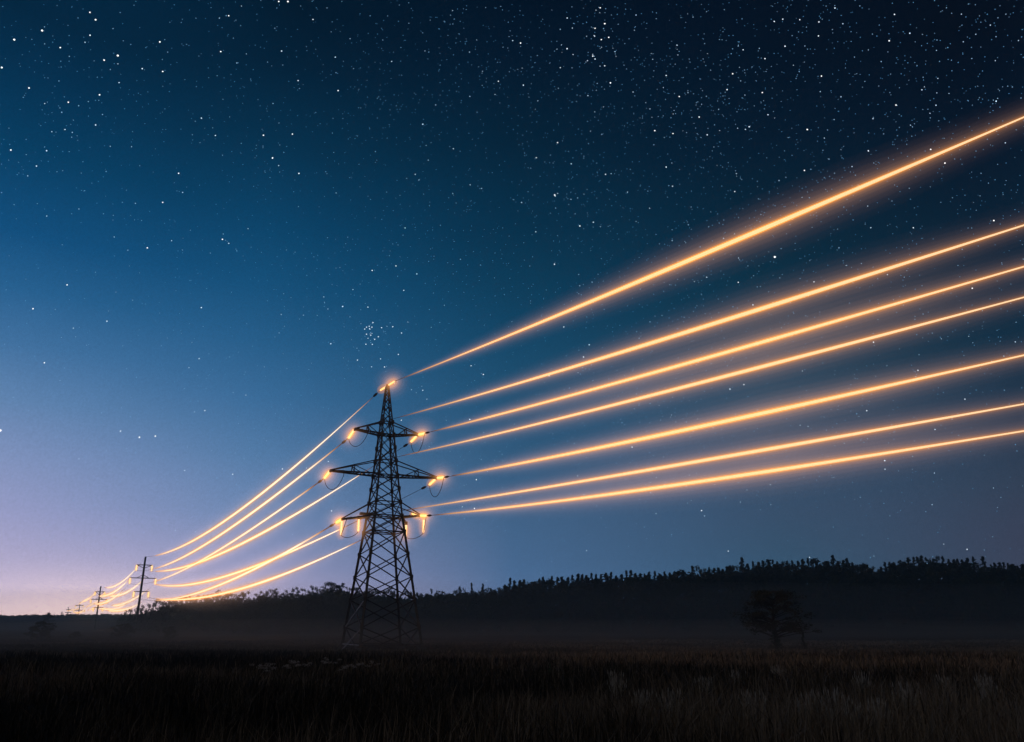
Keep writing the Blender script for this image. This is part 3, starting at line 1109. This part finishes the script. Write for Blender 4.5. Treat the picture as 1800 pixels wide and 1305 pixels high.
PROTO = []   # unit: height 10 m
for i in range(6):      # pines: pointed, ragged tiers
    cl = []; limbs = []
    H_ = 10.0
    for q in range(34):
        f = (q / 33) ** 0.9
        z = 1.2 + (H_ - 1.3) * f
        R_ = (2.0 * (1 - f) ** 0.95 + 0.24) * random.uniform(.4, 1.4)
        an = random.uniform(0, 2 * pi)
        cl.append((cos(an) * R_ * .62, sin(an) * R_ * .62, z + random.uniform(-.2, .2), max(.26, R_ * .48), 0.42 + .3 * (1 - f), random.uniform(.1, .9)))
        if q % 3 == 0: limbs.append((z - .2, an, R_ * .9, .25))
    for q in range(3):
        cl.append((random.uniform(-.2, .2), random.uniform(-.2, .2), H_ - .9 + q * .35, .26, .5, .4))
    Vv, Tt = leaf_cloud(cl, 42, .30)
    PROTO.append(('pine_tree', tri_mesh('crown', Vv, Tt, pine_leaf), trunk_mesh(9.6, .2, limbs)))
for i in range(5):      # broadleaf: rounded, gappy
    cl = []; limbs = []
    for q in range(36):
        an = random.uniform(0, 2 * pi); z = random.uniform(1.6, 9.4)
        env = 2.9 * sqrt(max(0.02, 1 - ((z - 5.3) / 4.9) ** 2))
        R_ = env * random.uniform(.3, 1.0)
        cl.append((cos(an) * R_, sin(an) * R_, z, random.uniform(.5, 1.0), random.uniform(.5, .9), random.uniform(.1, .9)))
        if q % 3 == 0: limbs.append((max(1.5, z * .55), an, R_, z * .35))
    Vv, Tt = leaf_cloud(cl, 46, .34, .9)
    PROTO.append(('broadleaf_tree', tri_mesh('crown', Vv, Tt, broad_leaf), trunk_mesh(8.0, .24, limbs)))


cl = []; limbs = []
for q in range(46):
    an = random.uniform(0, 2 * pi); z = random.uniform(.5, 9.3)
    R_ = 3.6 * sqrt(max(0.02, 1 - ((z - 3.5) / 6.2) ** 2)) * random.uniform(.2, 1.0)
    cl.append((cos(an) * R_, sin(an) * R_, z, random.uniform(.5, 1.1), random.uniform(.7, 1.3), random.uniform(.1, .9)))
    if q % 3 == 0: limbs.append((max(.6, z * .4), an, R_, z * .45))
Vv, Tt = leaf_cloud(cl, 70, .34, .9)
PROTO.append(('bush', tri_mesh('crown', Vv, Tt, broad_leaf), trunk_mesh(6.0, .2, limbs)))


def place_tree(kind, x, y, z, h, wide, rz, label, group):
    name, crown, trunk = PROTO[kind]
    r_ = empty(name, (x, y, z), rz)
    r_.scale = (wide, wide, h / 10.0)
    tag(r_, label, 'tree', group)
    for nm, mm_ in (('crown', crown), ('trunk', trunk)):
        o = bpy.data.objects.new(nm, mm_); col.objects.link(o); o.parent = r_
    return r_


GROUPS = [
    (215, 282, 'dark tree at the forest edge around the foot of the largest far pole', 'trees round the largest far pole'),
    (282, 455, 'dark tree in the low treeline under the glowing wires of the left span', 'trees under the left wires'),
    (455, 628, 'dark tree in the treeline just left of the lattice tower', 'trees left of the lattice tower'),
    (628, 760, 'dark tree in the treeline behind the lattice tower', 'trees behind the lattice tower'),
    (760, 900, 'dark low even treeline tree just right of the lattice tower', 'low trees right of the lattice tower'),
    (900, 1270, 'dark forest tree on the gentle rise between the tower and the hill', 'trees on the gentle rise'),
    (1270, 1540, 'dark forest tree on the first hump of the wooded hill at right', 'trees on the first hump'),
    (1540, 1870, 'dark forest tree on the far right hump of the wooded hill', 'trees on the far right hump')]


def grp(px):
    for a, b_, l_, g_ in GROUPS:
        if a <= px < b_:
            return l_, g_
    return GROUPS[-1][2:]


cnt = 0
px = 222.0
while px < 1850:
    Y = interp(TREELINE, px) + random.uniform(20, 34)
    left = px < 880
    P = at(px, interp(CREST, px), Y)
    gz = gh(P[0], P[1])
    jit = random.uniform(-9, 1.5) if px > 880 else random.choice([-9, -5, -2, 1, 2, 3]) * 1.0
    if 735 < px < 880: jit = random.uniform(-2.5, 1)
    if px > 735 and random.random() < .25: jit += random.uniform(-14, -4)
    top = at(px, interp(CREST, px) + 1 - (0 if random.random() < .5 else 1) * 2 - jit * -0.35 + (random.random() < .14) * -6, Y)[2]
    h = max(3.5, top - gz)
    if px < 880:
        kind = random.choice([6, 7, 8, 9, 10, 6, 8])
        wide = random.uniform(.42, .8) * (0.7 if px < 282 else 0.9)
        if 735 < px < 880: wide *= .6
    else:
        kind = random.choice([0, 1, 2, 3, 4, 5, 0, 1, 2, 3, 4, 5, 6, 9]); wide = random.uniform(.9, 1.5) * (1.0 if kind < 6 else .45)
    lab, gr = grp(px)
    place_tree(kind, P[0], P[1], gz - .15, h, wide, random.uniform(0, 6.28), lab, gr)
    cnt += 1
    px += random.uniform(6.5, 10.5) if px > 735 else random.uniform(7, 12)
# front row, lower down the slope
px = 255.0
while px < 1850 and cnt < 296:
    Y = interp(TREELINE, px) + random.uniform(-8, 8)
    ex = interp(CREST, px)
    P = at(px, ex, Y); gz = gh(P[0], P[1])
    top = at(px, ex + random.uniform(8, 34), Y)[2]
    h = max(3.5, top - gz)
    kind = random.choice([6, 7, 8, 9, 10]) if px < 880 else random.choice([0, 1, 2, 3, 4, 5, 6, 9])
    lab, gr = grp(px)
    place_tree(kind, P[0], P[1], gz - .15, h, random.uniform(.8, 1.2), random.uniform(0, 6.28), lab, gr)
    cnt += 1
    px += random.uniform(14, 20)

# the mass of the wood behind and between
VV = []; TT_ = []
for q in range(4600):
    px = random.uniform(212, 1860)
    Y = interp(TREELINE, px) + (random.uniform(18, 62) if q % 2 else random.uniform(-10, 34))
    ex = interp(CREST, px)
    P = at(px, ex + (random.uniform(2.5, 8) if px > 735 else random.uniform(7, 10)), interp(TREELINE, px) + 28)
    x = P[0] * Y / P[1]
    gz = gh(x, Y)
    zt = P[2] - (random.uniform(0, 1.6) if px < 735 else 0)
    if zt - gz < 1: continue
    z = random.uniform(gz + .5, max(gz + 1, zt - 1.0))
    rr = random.uniform(1.0, 2.3) if q % 3 else random.uniform(.6, 1.2)
    Vv, Tt = leaf_cloud([(x, Y, z, rr, min(rr * .8, max(.4, zt - z)), random.uniform(0, .8))], 44, .8)
    VV.append(Vv); TT_.append(Tt)
fo = link('forest', tri_mesh('forest', np.concatenate(VV), np.concatenate(TT_), pine_leaf))
tag(fo, 'dark undergrowth and tree mass filling the wooded hill behind the field', 'forest', None, 'stuff')

# far wood along the left horizon
VV = []; TT_ = []
for q in range(1500):
    px = random.uniform(-80, 300)
    Y = random.uniform(560, 680)
    top = at(px, 1083.5 + 0.5 * sin(px * .09) - 1.8 * min(1, max(0, px / 200)) + (random.uniform(-2.6, 0) if q % 5 == 0 else random.uniform(0, 2.5)), Y)
    rr = random.uniform(.6, 1.5)
    z = top[2] - rr * .7
    cl = [(top[0], Y, z, rr, rr * .8, random.uniform(0, .8))]
    if q % 2: cl.append((top[0], Y, z - 3.5, rr * 1.5, 2.6, random.uniform(0, .8)))
    else: cl.append((top[0], Y, 0.8, 2.5, 2.6, random.uniform(0, .8)))
    Vv, Tt = leaf_cloud(cl, 40, .8)
    VV.append(Vv); TT_.append(Tt)
fo = link('distant_forest', tri_mesh('distant_forest', np.concatenate(VV), np.concatenate(TT_), broad_leaf))
tag(fo, 'low far wood along the left horizon under the pale glow', 'forest', None, 'stuff')

# single bushes and trees in the open
def single(kind, px, pyb, pyt, Y, wpx, label, cat='tree', name=None, seed=0):
    B = at(px, pyb, Y); T = at(px, pyt, Y)
    gz = gh(B[0], Y)
    sink = 0.1
    r_ = place_tree(kind, B[0], Y, gz - sink, T[2] - gz + sink, wpx * (proj(B)[2] / F) / 5.8, seed, label, None)
    if name: r_.name = name
    r_['category'] = cat
    return r_


single(7, 77, 1118, 1076, 330, 24, 'small lone tree breaking the left horizon left of the pole row', seed=1.0)
single(11, 70, 1130, 1092, 150, 42, 'rounded dark bush standing in the mist at far left', 'bush', 'bush', 2.0)
single(11, 131, 1128, 1110, 160, 18, 'small dark bush right of the rounded bush at far left', 'bush', 'bush', 3.0)
single(11, 214, 1128, 1096, 165, 34, 'dark bush in the mist below the largest far pole', 'bush', 'bush', 4.0)
single(11, 296, 1128, 1101, 165, 24, 'faint dark bush in the misty field between far pole and tower', 'bush', 'bush', 5.0)
for px_, py_ in ((828, 1026), (848, 1028)):
    single(3 if px_ == 828 else 4, px_, 1100, py_, 262, 22 if px_ == 828 else 26, ['taller spindly tree poking above the low treeline right of the tower', 'second spindly tree beside the taller one above the low treeline'][px_ != 828])

# lone pine in the field at right
LP = at(1366, 1145, 94.0)
LPZ = gh(LP[0], 94)
lone = empty('pine_tree', (LP[0], 94, LPZ))
tag(lone, 'lone broad ragged pine standing in the field before the wooded hill', 'tree')
mb = MB()
mb.tube([(0, 0, -.1), (.05, 0, 1.6), (-.15, 0, 3.2), (.05, .1, 4.8), (0, 0, 6.2)], [.22, .18, .14, .09, .03], 8)
cl = []
for q in range(70):
    z = random.uniform(1.4, 6.0)
    an = random.uniform(0, 2 * pi)
    R_ = 4.7 * sqrt(max(.04, 1 - ((z - 2.5) / 4.0) ** 2)) * random.uniform(.35, 1.0)
    e = Vector((cos(an) * R_, sin(an) * R_, z + .25))
    mb.tube([(0, 0, z - .5), e * .5 + Vector((0, 0, (z - .3) * .5)), e], [.06, .04, .012], 5)
    cl.append((e.x, e.y, e.z, random.uniform(.5, .95), random.uniform(.28, .5), random.uniform(.1, .9)))
    cl.append((e.x * .62, e.y * .62, e.z + .1, random.uniform(.5, .9), random.uniform(.2, .34), random.uniform(.1, .9)))
cl.append((0, 0, 6.2, .4, .4, .5))
me = bpy.data.meshes.new('trunk'); me.from_pydata(mb.v, [], mb.f); me.materials.append(bark)
link('trunk', me, lone)
Vv, Tt = leaf_cloud(cl, 60, .16)
link('crown', tri_mesh('crown', Vv, Tt, foliage('lone_pine_needles', (0.03, 0.032, 0.02), (0.10, 0.09, 0.055))), lone)
sp_ = place_tree(1, LP[0] - .6, 92.6, gh(LP[0], 93) - .1, 2.2, .45, 1.0, 'tiny dark pine sapling at the foot of the lone field pine', None)
place_tree(2, LP[0] + 3.4, 95, gh(LP[0], 95) - .1, 1.9, .28, 2.0, 'thin dark sapling right of the lone field pine', None)


# ------------------------------------------------------------------ grass
def noise2(x, y, s, ph=0.0):
    return (np.sin(x * s + 1.7 * np.sin(y * s * .7 + ph)) + np.sin(y * s * 1.3 + 2.1 * np.sin(x * s * .6 + ph * 2)) + np.sin((x + y) * s * .8 + ph * 3)) / 3


def make_grass(nb, y0, y1, hmin, hmax, wmin, seed):
    r = np.random.default_rng(seed)
    y = y0 * (y1 / y0) ** r.random(nb)
    x = (r.random(nb) * 2 - 1) * (0.70 * y + 3)
    # gather a share of the blades in tufts
    tuft = r.random(nb) < .5
    nt_ = nb // 14
    ty = y0 * (y1 / y0) ** r.random(nt_); tx = (r.random(nt_) * 2 - 1) * (.70 * ty + 3)
    ti = r.integers(0, nt_, nb)
    x = np.where(tuft, tx[ti] + r.normal(0, .13, nb), x)
    y = np.where(tuft, ty[ti] + r.normal(0, .13, nb), y)
    keep = (noise2(x, y, .35, seed) + noise2(x, y, 1.3, seed + 1) * .6 + r.normal(0, .5, nb)) > -.75
    x, y = x[keep], y[keep]
    n_ = len(x)
    k = np.clip(y / 94, 0, 1)
    z = -0.92 * k + 0.12 * np.sin(x * .11 + 1.3) * np.sin(y * .07) * np.clip((y - 10) / 40, 0, 1)
    hh = (hmin + (hmax - hmin) * r.random(n_) ** 1.9) * (1 + .4 * noise2(x, y, .5, seed + 2) + .3 * noise2(x, y, 1.9, seed + 9))
    hh *= np.clip(1.25 - y / 100, .35, 1)
    w = np.maximum(wmin, y * .00055) * (0.7 + .8 * r.random(n_))
    a = r.random(n_) * 2 * np.pi
    bend = hh * (0.10 + .9 * r.random(n_) ** 2)
    dx, dy = np.cos(a), np.sin(a)
    sx, sy = -dy * w, dx * w
    base = np.stack([x, y, z - .03], 1)
    mid = base + np.stack([dx * bend * .3, dy * bend * .3, hh * .6], 1)
    tip = base + np.stack([dx * bend, dy * bend, hh * .97], 1)
    S_ = np.stack([sx, sy, np.zeros(n_)], 1)
    Vv = np.stack([base - S_, base + S_, mid + S_ * .8, mid - S_ * .8, tip], 1)  # 5 verts
    tone = np.clip(.36 + .42 * noise2(x, y, .16, seed + 5) + .34 * noise2(x, y, .8, seed + 8) + .012 * np.clip(x, -25, 25) + r.normal(0, .26, n_), 0, 1) ** 1.3  # tone rises to the right: faint light there painted into the blades
    tone = np.repeat(tone, 5)
    idx = np.arange(n_, dtype=np.int32)[:, None] * 5
    q = (idx + np.array([[0, 1, 2, 3]])).astype(np.int32)
    t3 = (idx + np.array([[3, 2, 4]])).astype(np.int32)
    loops = np.concatenate([q.ravel(), t3.ravel()])
    starts = np.concatenate([np.arange(n_) * 4, n_ * 4 + np.arange(n_) * 3]).astype(np.int32)
    me = bpy.data.meshes.new('grass')
    me.vertices.add(n_ * 5); me.vertices.foreach_set('co', Vv.astype(np.float32).ravel())
    me.loops.add(len(loops)); me.loops.foreach_set('vertex_index', loops)
    me.polygons.add(n_ * 2); me.polygons.foreach_set('loop_start', starts)
    at_ = me.attributes.new('tone', 'FLOAT', 'POINT'); at_.data.foreach_set('value', tone.astype(np.float32))
    me.update(calc_edges=True)
    return me


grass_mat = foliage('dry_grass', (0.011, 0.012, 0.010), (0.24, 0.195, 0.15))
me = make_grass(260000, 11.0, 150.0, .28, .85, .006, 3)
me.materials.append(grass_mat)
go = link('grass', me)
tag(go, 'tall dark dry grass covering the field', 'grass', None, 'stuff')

# ------------------------------------------------------------------ weeds and flowers in the foreground
pale_flower = surf('pale_flower_heads', (0.26, 0.25, 0.25), (0.46, 0.44, 0.44), 20, .9)
green_leaf = surf('green_leaf', (0.03, 0.10, 0.05), (0.05, 0.17, 0.09), 8, .7)
straw = surf('straw_stem', (0.06, 0.055, 0.04), (0.11, 0.095, 0.07), 12, .9)
dry_tuft = surf('pale_dry_tuft', (0.22, 0.21, 0.19), (0.42, 0.40, 0.36), 12, .9)


def on_ground(px, py):
    d = ray(px, py); k = 10.0
    for _ in range(300):
        P = np.array([0, 0, CAMZ]) + d * k
        if P[2] < gh(P[0], P[1]): break
        k += .25
    return P[0], P[1], gh(P[0], P[1])


def weed(px, py, h, label, kind, grpname=None):
    x, y, z = on_ground(px, py)
    r_ = empty('umbel_plant' if kind == 'umbel' else 'leafy_weed' if kind == 'leafy' else 'grass_tuft', (x, y, z))
    tag(r_, label, 'wild plant', grpname)
    st = MB(); fl = MB()
    if kind == 'umbel':
        for q in range(9):
            a = random.uniform(0, 6.28); b_ = random.uniform(.02, .55)
            e = Vector((cos(a) * b_, sin(a) * b_ * .6, h * random.uniform(.72, 1.0)))
            st.tube([(0, 0, 0), e * .5 + Vector((0, 0, .08)), e], [.008, .006, .004], 5)
            for w in range(34):
                aa = random.uniform(0, 6.28); rr = random.uniform(0, .11)
                c = e + Vector((cos(aa) * rr, sin(aa) * rr, .03 - rr * rr * 2 + random.uniform(-.03, .03)))
                s = random.uniform(.006, .014)
                fl.bar(c, c + Vector((0, 0, s)), s * 1.5)
        st.build('stem', straw, r_); fl.build('flower_head', pale_flower, r_)
    elif kind == 'leafy':
        st.tube([(0, 0, 0), (.01, 0, h * .5), (.03, .01, h)], [.012, .009, .004], 6)
        for w in range(30):
            z_ = h * random.uniform(.2, 1.0); a = random.uniform(0, 6.28); ln = .13 * (1.25 - z_ / h)
            A = Vector((.01, 0, z_)); d = Vector((cos(a), sin(a), .55)).normalized()
            s = d.cross(Vector((0, 0, 1))).normalized()
            fl.add([A, A + d * ln * .5 + s * ln * .16, A + d * ln, A + d * ln * .5 - s * ln * .16, A + d * ln * .5 + Vector((0, 0, -.006))], [(0, 1, 2, 3), (0, 4, 1), (1, 4, 2), (2, 4, 3), (3, 4, 0)])
        st.build('stem', green_leaf, r_); fl.build('leaves', green_leaf, r_)
    else:
        for w in range(70):
            a = random.uniform(0, 6.28); b_ = random.uniform(.0, .3)
            e = Vector((cos(a) * b_, sin(a) * b_, h * random.uniform(.5, 1.05)))
            p0 = Vector((cos(a) * b_ * .3, sin(a) * b_ * .3, 0))
            st.tube([p0, (p0 + e) * .5 + Vector((0, 0, .05)), e], [.007, .006, .002], 4)
            if w % 2 == 0: st.tube([e - Vector((0, 0, .06)), e - Vector((0, 0, .02)), e + Vector((0, 0, .05))], [.004, .012, .002], 5)
        st.build('stems', dry_tuft, r_)
    return r_


for px_, py_, h, lab in ((455, 1212, .75, 'leftmost clump of pale umbel flowers in the dark foreground grass'), (495, 1214, .8, 'second clump from the left of pale umbel flowers in the grass'),
                         (520, 1210, .85, 'bright clump of pale umbel flowers, middle of the foreground row'), (572, 1200, .85, 'clump of pale umbel flowers nearest to the tower foot, leaning right'),
                         (608, 1204, .65, 'small pale umbel flower clump right of the leaning one'), (648, 1198, .7, 'rightmost pale umbel flower clump below the tower')):
    weed(px_, py_, h, lab, 'umbel', 'pale umbel flowers in the grass')
for px_, py_, h, lab in ((853, 1303, .34, 'short green leafy weed at the bottom edge, left of its taller neighbour'), (874, 1309, .46, 'green leafy weed at the bottom edge, tallest of the left pair'),
                         (805, 1290, .40, 'green leafy weed standing alone left of the bottom edge pair'), (953, 1300, .40, 'green leafy weed at the bottom edge near the centre, left one'),
                         (977, 1303, .42, 'green leafy weed at the bottom edge near the centre, right one'), (1018, 1310, .42, 'green leafy weed at the bottom edge, rightmost of them'),
                         (966, 1225, .9, 'tall slender green weed in the middle foreground, highest of the green weeds')):
    weed(px_, py_, h, lab, 'leafy', 'green leafy weeds in the foreground')
TUFT = [(1330, 1285), (1415, 1290), (1432, 1286), (1478, 1300), (1500, 1308), (1551, 1310), (1300, 1220), (1370, 1200), (1240, 1235), (1520, 1230), (1660, 1225), (1130, 1270), (1085, 1240), (1180, 1290), (1600, 1270), (1740, 1250)]
TL_ = ['small pale grass tuft in the right foreground', ]
for i, (px_, py_) in enumerate(TUFT):
    weed(px_, py_, random.uniform(.55, .8), 'pale grey dry grass tuft standing out of the dark grass at right', 'tuft', 'pale grass tufts at right')

# ------------------------------------------------------------------ stars
RS = 9000.0
star_v = []; star_t = []; star_f = []
OCT = np.array([(1, 0, 0), (0, 1, 0), (-1, 0, 0), (0, -1, 0), (0, 0, 1), (0, 0, -1)], dtype=float)
OCF = np.array([(0, 1, 4), (1, 2, 4), (2, 3, 4), (3, 0, 4), (1, 0, 5), (2, 1, 5), (3, 2, 5), (0, 3, 5)])


def star(d, rpx, tone):
    d = d / np.linalg.norm(d)
    c = d * RS + np.array([0, 0, CAMZ])
    r = rpx / F * RS
    b_ = len(star_v)
    for o in OCT:
        star_v.append(c + o * r)
        star_t.append(tone)
    for f in OCF:
        star_f.append(tuple(f + b_))


BRIGHT = [(74, 54, 2.6), (25, 70, 2.4), (207, 98, 2.7), (506, 3, 2.4), (490, 3, 2.0), (168, 35, 2.2), (158, 22, 1.8), (183, 106, 2.0), (281, 74, 2.1), (286, 126, 1.9),
          (402, 28, 1.8), (479, 278, 2.2), (514, 236, 1.9), (463, 238, 2.0), (3, 119, 2.3), (19, 264, 2.0), (120, 180, 1.8), (175, 167, 2.0), (354, 208, 1.7), (314, 305, 1.9),
          (259, 436, 2.0), (391, 421, 2.0), (286, 356, 1.8), (168, 220, 1.7), (250, 121, 1.7), (388, 91, 1.9), (495, 90, 1.7), (524, 142, 1.6), (51, 155, 1.9), (106, 84, 1.9),
          (1063, 42, 2.3), (1070, 66, 2.0), (1057, 70, 1.9), (1046, 50, 1.8), (1055, 14, 1.8), (1073, 146, 2.2), (915, 76, 2.0), (920, 150, 1.7), (997, 32, 1.7), (1042, 99, 1.8),
          (1046, 104, 1.7), (1063, 116, 1.7), (1171, 133, 1.7), (1194, 170, 1.9), (1288, 130, 1.9), (1151, 230, 2.0), (1183, 235, 1.8), (1229, 206, 1.9), (1419, 228, 2.2),
          (1414, 300, 1.9), (1171, 294, 1.8), (975, 343, 2.2), (1340, 163, 1.8), (1376, 34, 1.6), (1361, 38, 1.7), (980, 251, 1.8), (1043, 391, 1.7), (1350, 202, 1.7), (1444, 134, 1.8),
          (1362, 452, 3.2), (245, 769, 2.2), (273, 767, 2.1), (1, 757, 3.0), (409, 834, 1.7), (1563, 72, 1.9), (1575, 185, 1.9), (1661, 287, 2.0), (1747, 388, 2.1), (1636, 263, 1.9),
          (1709, 507, 1.8), (1280, 969, 1.6), (1423, 980, 1.5), (1700, 966, 1.7), (1031, 968, 1.4), (976, 345, 1.6), (58, 543, 1.9), (78, 638, 1.8), (118, 501, 1.8), (188, 565, 1.7), (360, 722, 1.6)]
for x, y in ((268, 514), (289, 492), (320, 482), (324, 510), (351, 492), (289, 573), (338, 585), (383, 632), (282, 688), (355, 690), (363, 438), (424, 602), (461, 498), (590, 487), (691, 559), (716, 70), (654, 805), (495, 948), (185, 870), (305, 262)):
    BRIGHT.append((600 + x / 6.525, 500 + y / 6.525, 1.6))
for x, y, r in BRIGHT:
    star(ray(x, y), r * .66, 1.0 if r > 1.7 else .8)
r2 = np.random.default_rng(5)


def dens(px, py):
    a = 0.50 + 0.50 * np.clip((px - 200) / 900, 0, 1)
    b_ = np.clip(1.15 - py / 950, 0.10, 1) ** 1.1
    b_ = max(b_, 0.36 if py < 900 else .16)
    return a * b_


cands = 0
while cands < 17000:
    az = r2.uniform(-62, 62); el = r2.uniform(1.0, 75)
    if r2.random() > cos(radians(el)): continue
    d = np.array([sin(radians(az)) * cos(radians(el)), cos(radians(az)) * cos(radians(el)), sin(radians(el))])
    x_, y_, dp = proj(d * 1000 + np.array([0, 0, CAMZ]))
    # gentle clustering
    cl_ = 0.80 + 0.22 * sin(az * .35 + 1.1 * sin(el * .3)) * sin(el * .42 + az * .13)
    if r2.random() > dens(x_, y_) * cl_: continue
    q = r2.random()
    if q < .93: rr, tn = r2.uniform(.42, .74), r2.uniform(.12, .5)
    elif q < .985: rr, tn = r2.uniform(.65, .95), r2.uniform(.35, .75)
    else: rr, tn = r2.uniform(.95, 1.3), r2.uniform(.65, .95)
    star(d, rr, tn)
    cands += 1
for (cx_, cy_, sx_, sy_, n_, rr) in ((1060, 60, 24, 30, 24, .8), (1045, 95, 18, 16, 10, .8), (1210, 190, 34, 20, 12, .7), (655, 592, 14, 16, 22, .8), (1195, 720, 34, 18, 26, .5), (1200, 180, 120, 90, 50, .6)):
    for _ in range(n_):
        star(ray(r2.normal(cx_, sx_), r2.normal(cy_, sy_)), r2.uniform(.6, 1.15) * rr, r2.uniform(.2, .8))
me = bpy.data.meshes.new('sky'); me.from_pydata([tuple(v) for v in star_v], [], star_f)
a = me.attributes.new('tone', 'FLOAT', 'POINT'); a.data.foreach_set('value', star_t)
m, t, n, l = mat_new('starlight')
n.clear()
o_ = n.new('ShaderNodeOutputMaterial'); e = n.new('ShaderNodeEmission'); aa = n.new('ShaderNodeAttribute'); aa.attribute_name = 'tone'
cr = n.new('ShaderNodeValToRGB')
cr.color_ramp.elements[0].position = 0; cr.color_ramp.elements[0].color = (.02, .10, .22, 1)
cr.color_ramp.elements[1].position = 1; cr.color_ramp.elements[1].color = (1.0, 1.0, 1.0, 1)
q_ = cr.color_ramp.elements.new(.35); q_.color = (.10, .30, .52, 1)
q_ = cr.color_ramp.elements.new(.7); q_.color = (.55, .74, .92, 1)
l.new(aa.outputs['Fac'], cr.inputs[0]); l.new(cr.outputs[0], e.inputs['Color']); e.inputs['Strength'].default_value = 1.4
l.new(e.outputs[0], o_.inputs['Surface'])
m.cycles.emission_sampling = 'NONE'
me.materials.append(m)
so = link('sky', me); so['kind'] = 'structure'
so['label'] = 'stars scattered over the deep blue night sky'

# ------------------------------------------------------------------ night mist
HZ_D = 0.00055
bm = bmesh.new()
bmesh.ops.create_cube(bm, size=1.0)
me = bpy.data.meshes.new('haze'); bm.to_mesh(me); bm.free()
m, t, n, l = mat_new('night_haze')
n.clear()
o_ = n.new('ShaderNodeOutputMaterial'); pv = n.new('ShaderNodeVolumePrincipled')
pv.inputs['Color'].default_value = (0.62, 0.86, 1.0, 1)
pv.inputs['Density'].default_value = HZ_D
pv.inputs['Anisotropy'].default_value = 0.3
l.new(pv.outputs[0], o_.inputs['Volume'])
me.materials.append(m)
USE_HAZE = True
if USE_HAZE:
    hz = link('haze', me)
    hz.location = (-100, 545, 21); hz.scale = (1700, 1200, 46)
    hz['kind'] = 'stuff'; hz['label'] = 'thin night mist over the field'
def mist_bank(cx, cy, rx, ry, zh, dens_, colr, label):
    mb = MB()
    RN, RM = 48, 12
    vs_ = []; fs_ = []
    for a in range(RM + 1):
        th = -pi / 2 + pi * a / RM
        for b_ in range(RN):
            ph = 2 * pi * b_ / RN
            wob = 1 + .10 * sin(ph * 3 + 1 + cx) + .06 * sin(ph * 5)
            vs_.append((cx + rx * cos(th) * cos(ph) * wob, cy + ry * cos(th) * sin(ph) * min(wob, 1.02), -1.2 + (zh if th > 0 else 2) * sin(th) * (1 + .2 * sin(ph * 2 + .7) * cos(th))))
    for a in range(RM):
        for b_ in range(RN):
            fs_.append((a * RN + b_, a * RN + (b_ + 1) % RN, (a + 1) * RN + (b_ + 1) % RN, (a + 1) * RN + b_))
    mb.add(vs_, fs_)
    m, t, n, l = mat_new('ground_mist')
    n.clear()
    o_ = n.new('ShaderNodeOutputMaterial'); pv = n.new('ShaderNodeVolumePrincipled')
    pv.inputs['Color'].default_value = (*colr, 1)
    pv.inputs['Density'].default_value = dens_
    pv.inputs['Anisotropy'].default_value = 0.2
    l.new(pv.outputs[0], o_.inputs['Volume'])
    mist = mb.build('haze', m, None, (0, 0, 0))
    tag(mist, label, 'mist', 'night mist', 'stuff')


mist_bank(50, 166, 235, 64, 11, .0014, (.92, .88, .86), 'low bank of night mist lying on the field behind the tower')
mist_bank(5, 94, 115, 46, 3.6, .0034, (1.0, .80, .64), 'thin mist, tinted brownish for the orange wire light, lying round the foot of the tower')  # warm colour paints the orange light of the wires into the mist
print('trees', cnt, 'objects', len(bpy.data.objects))
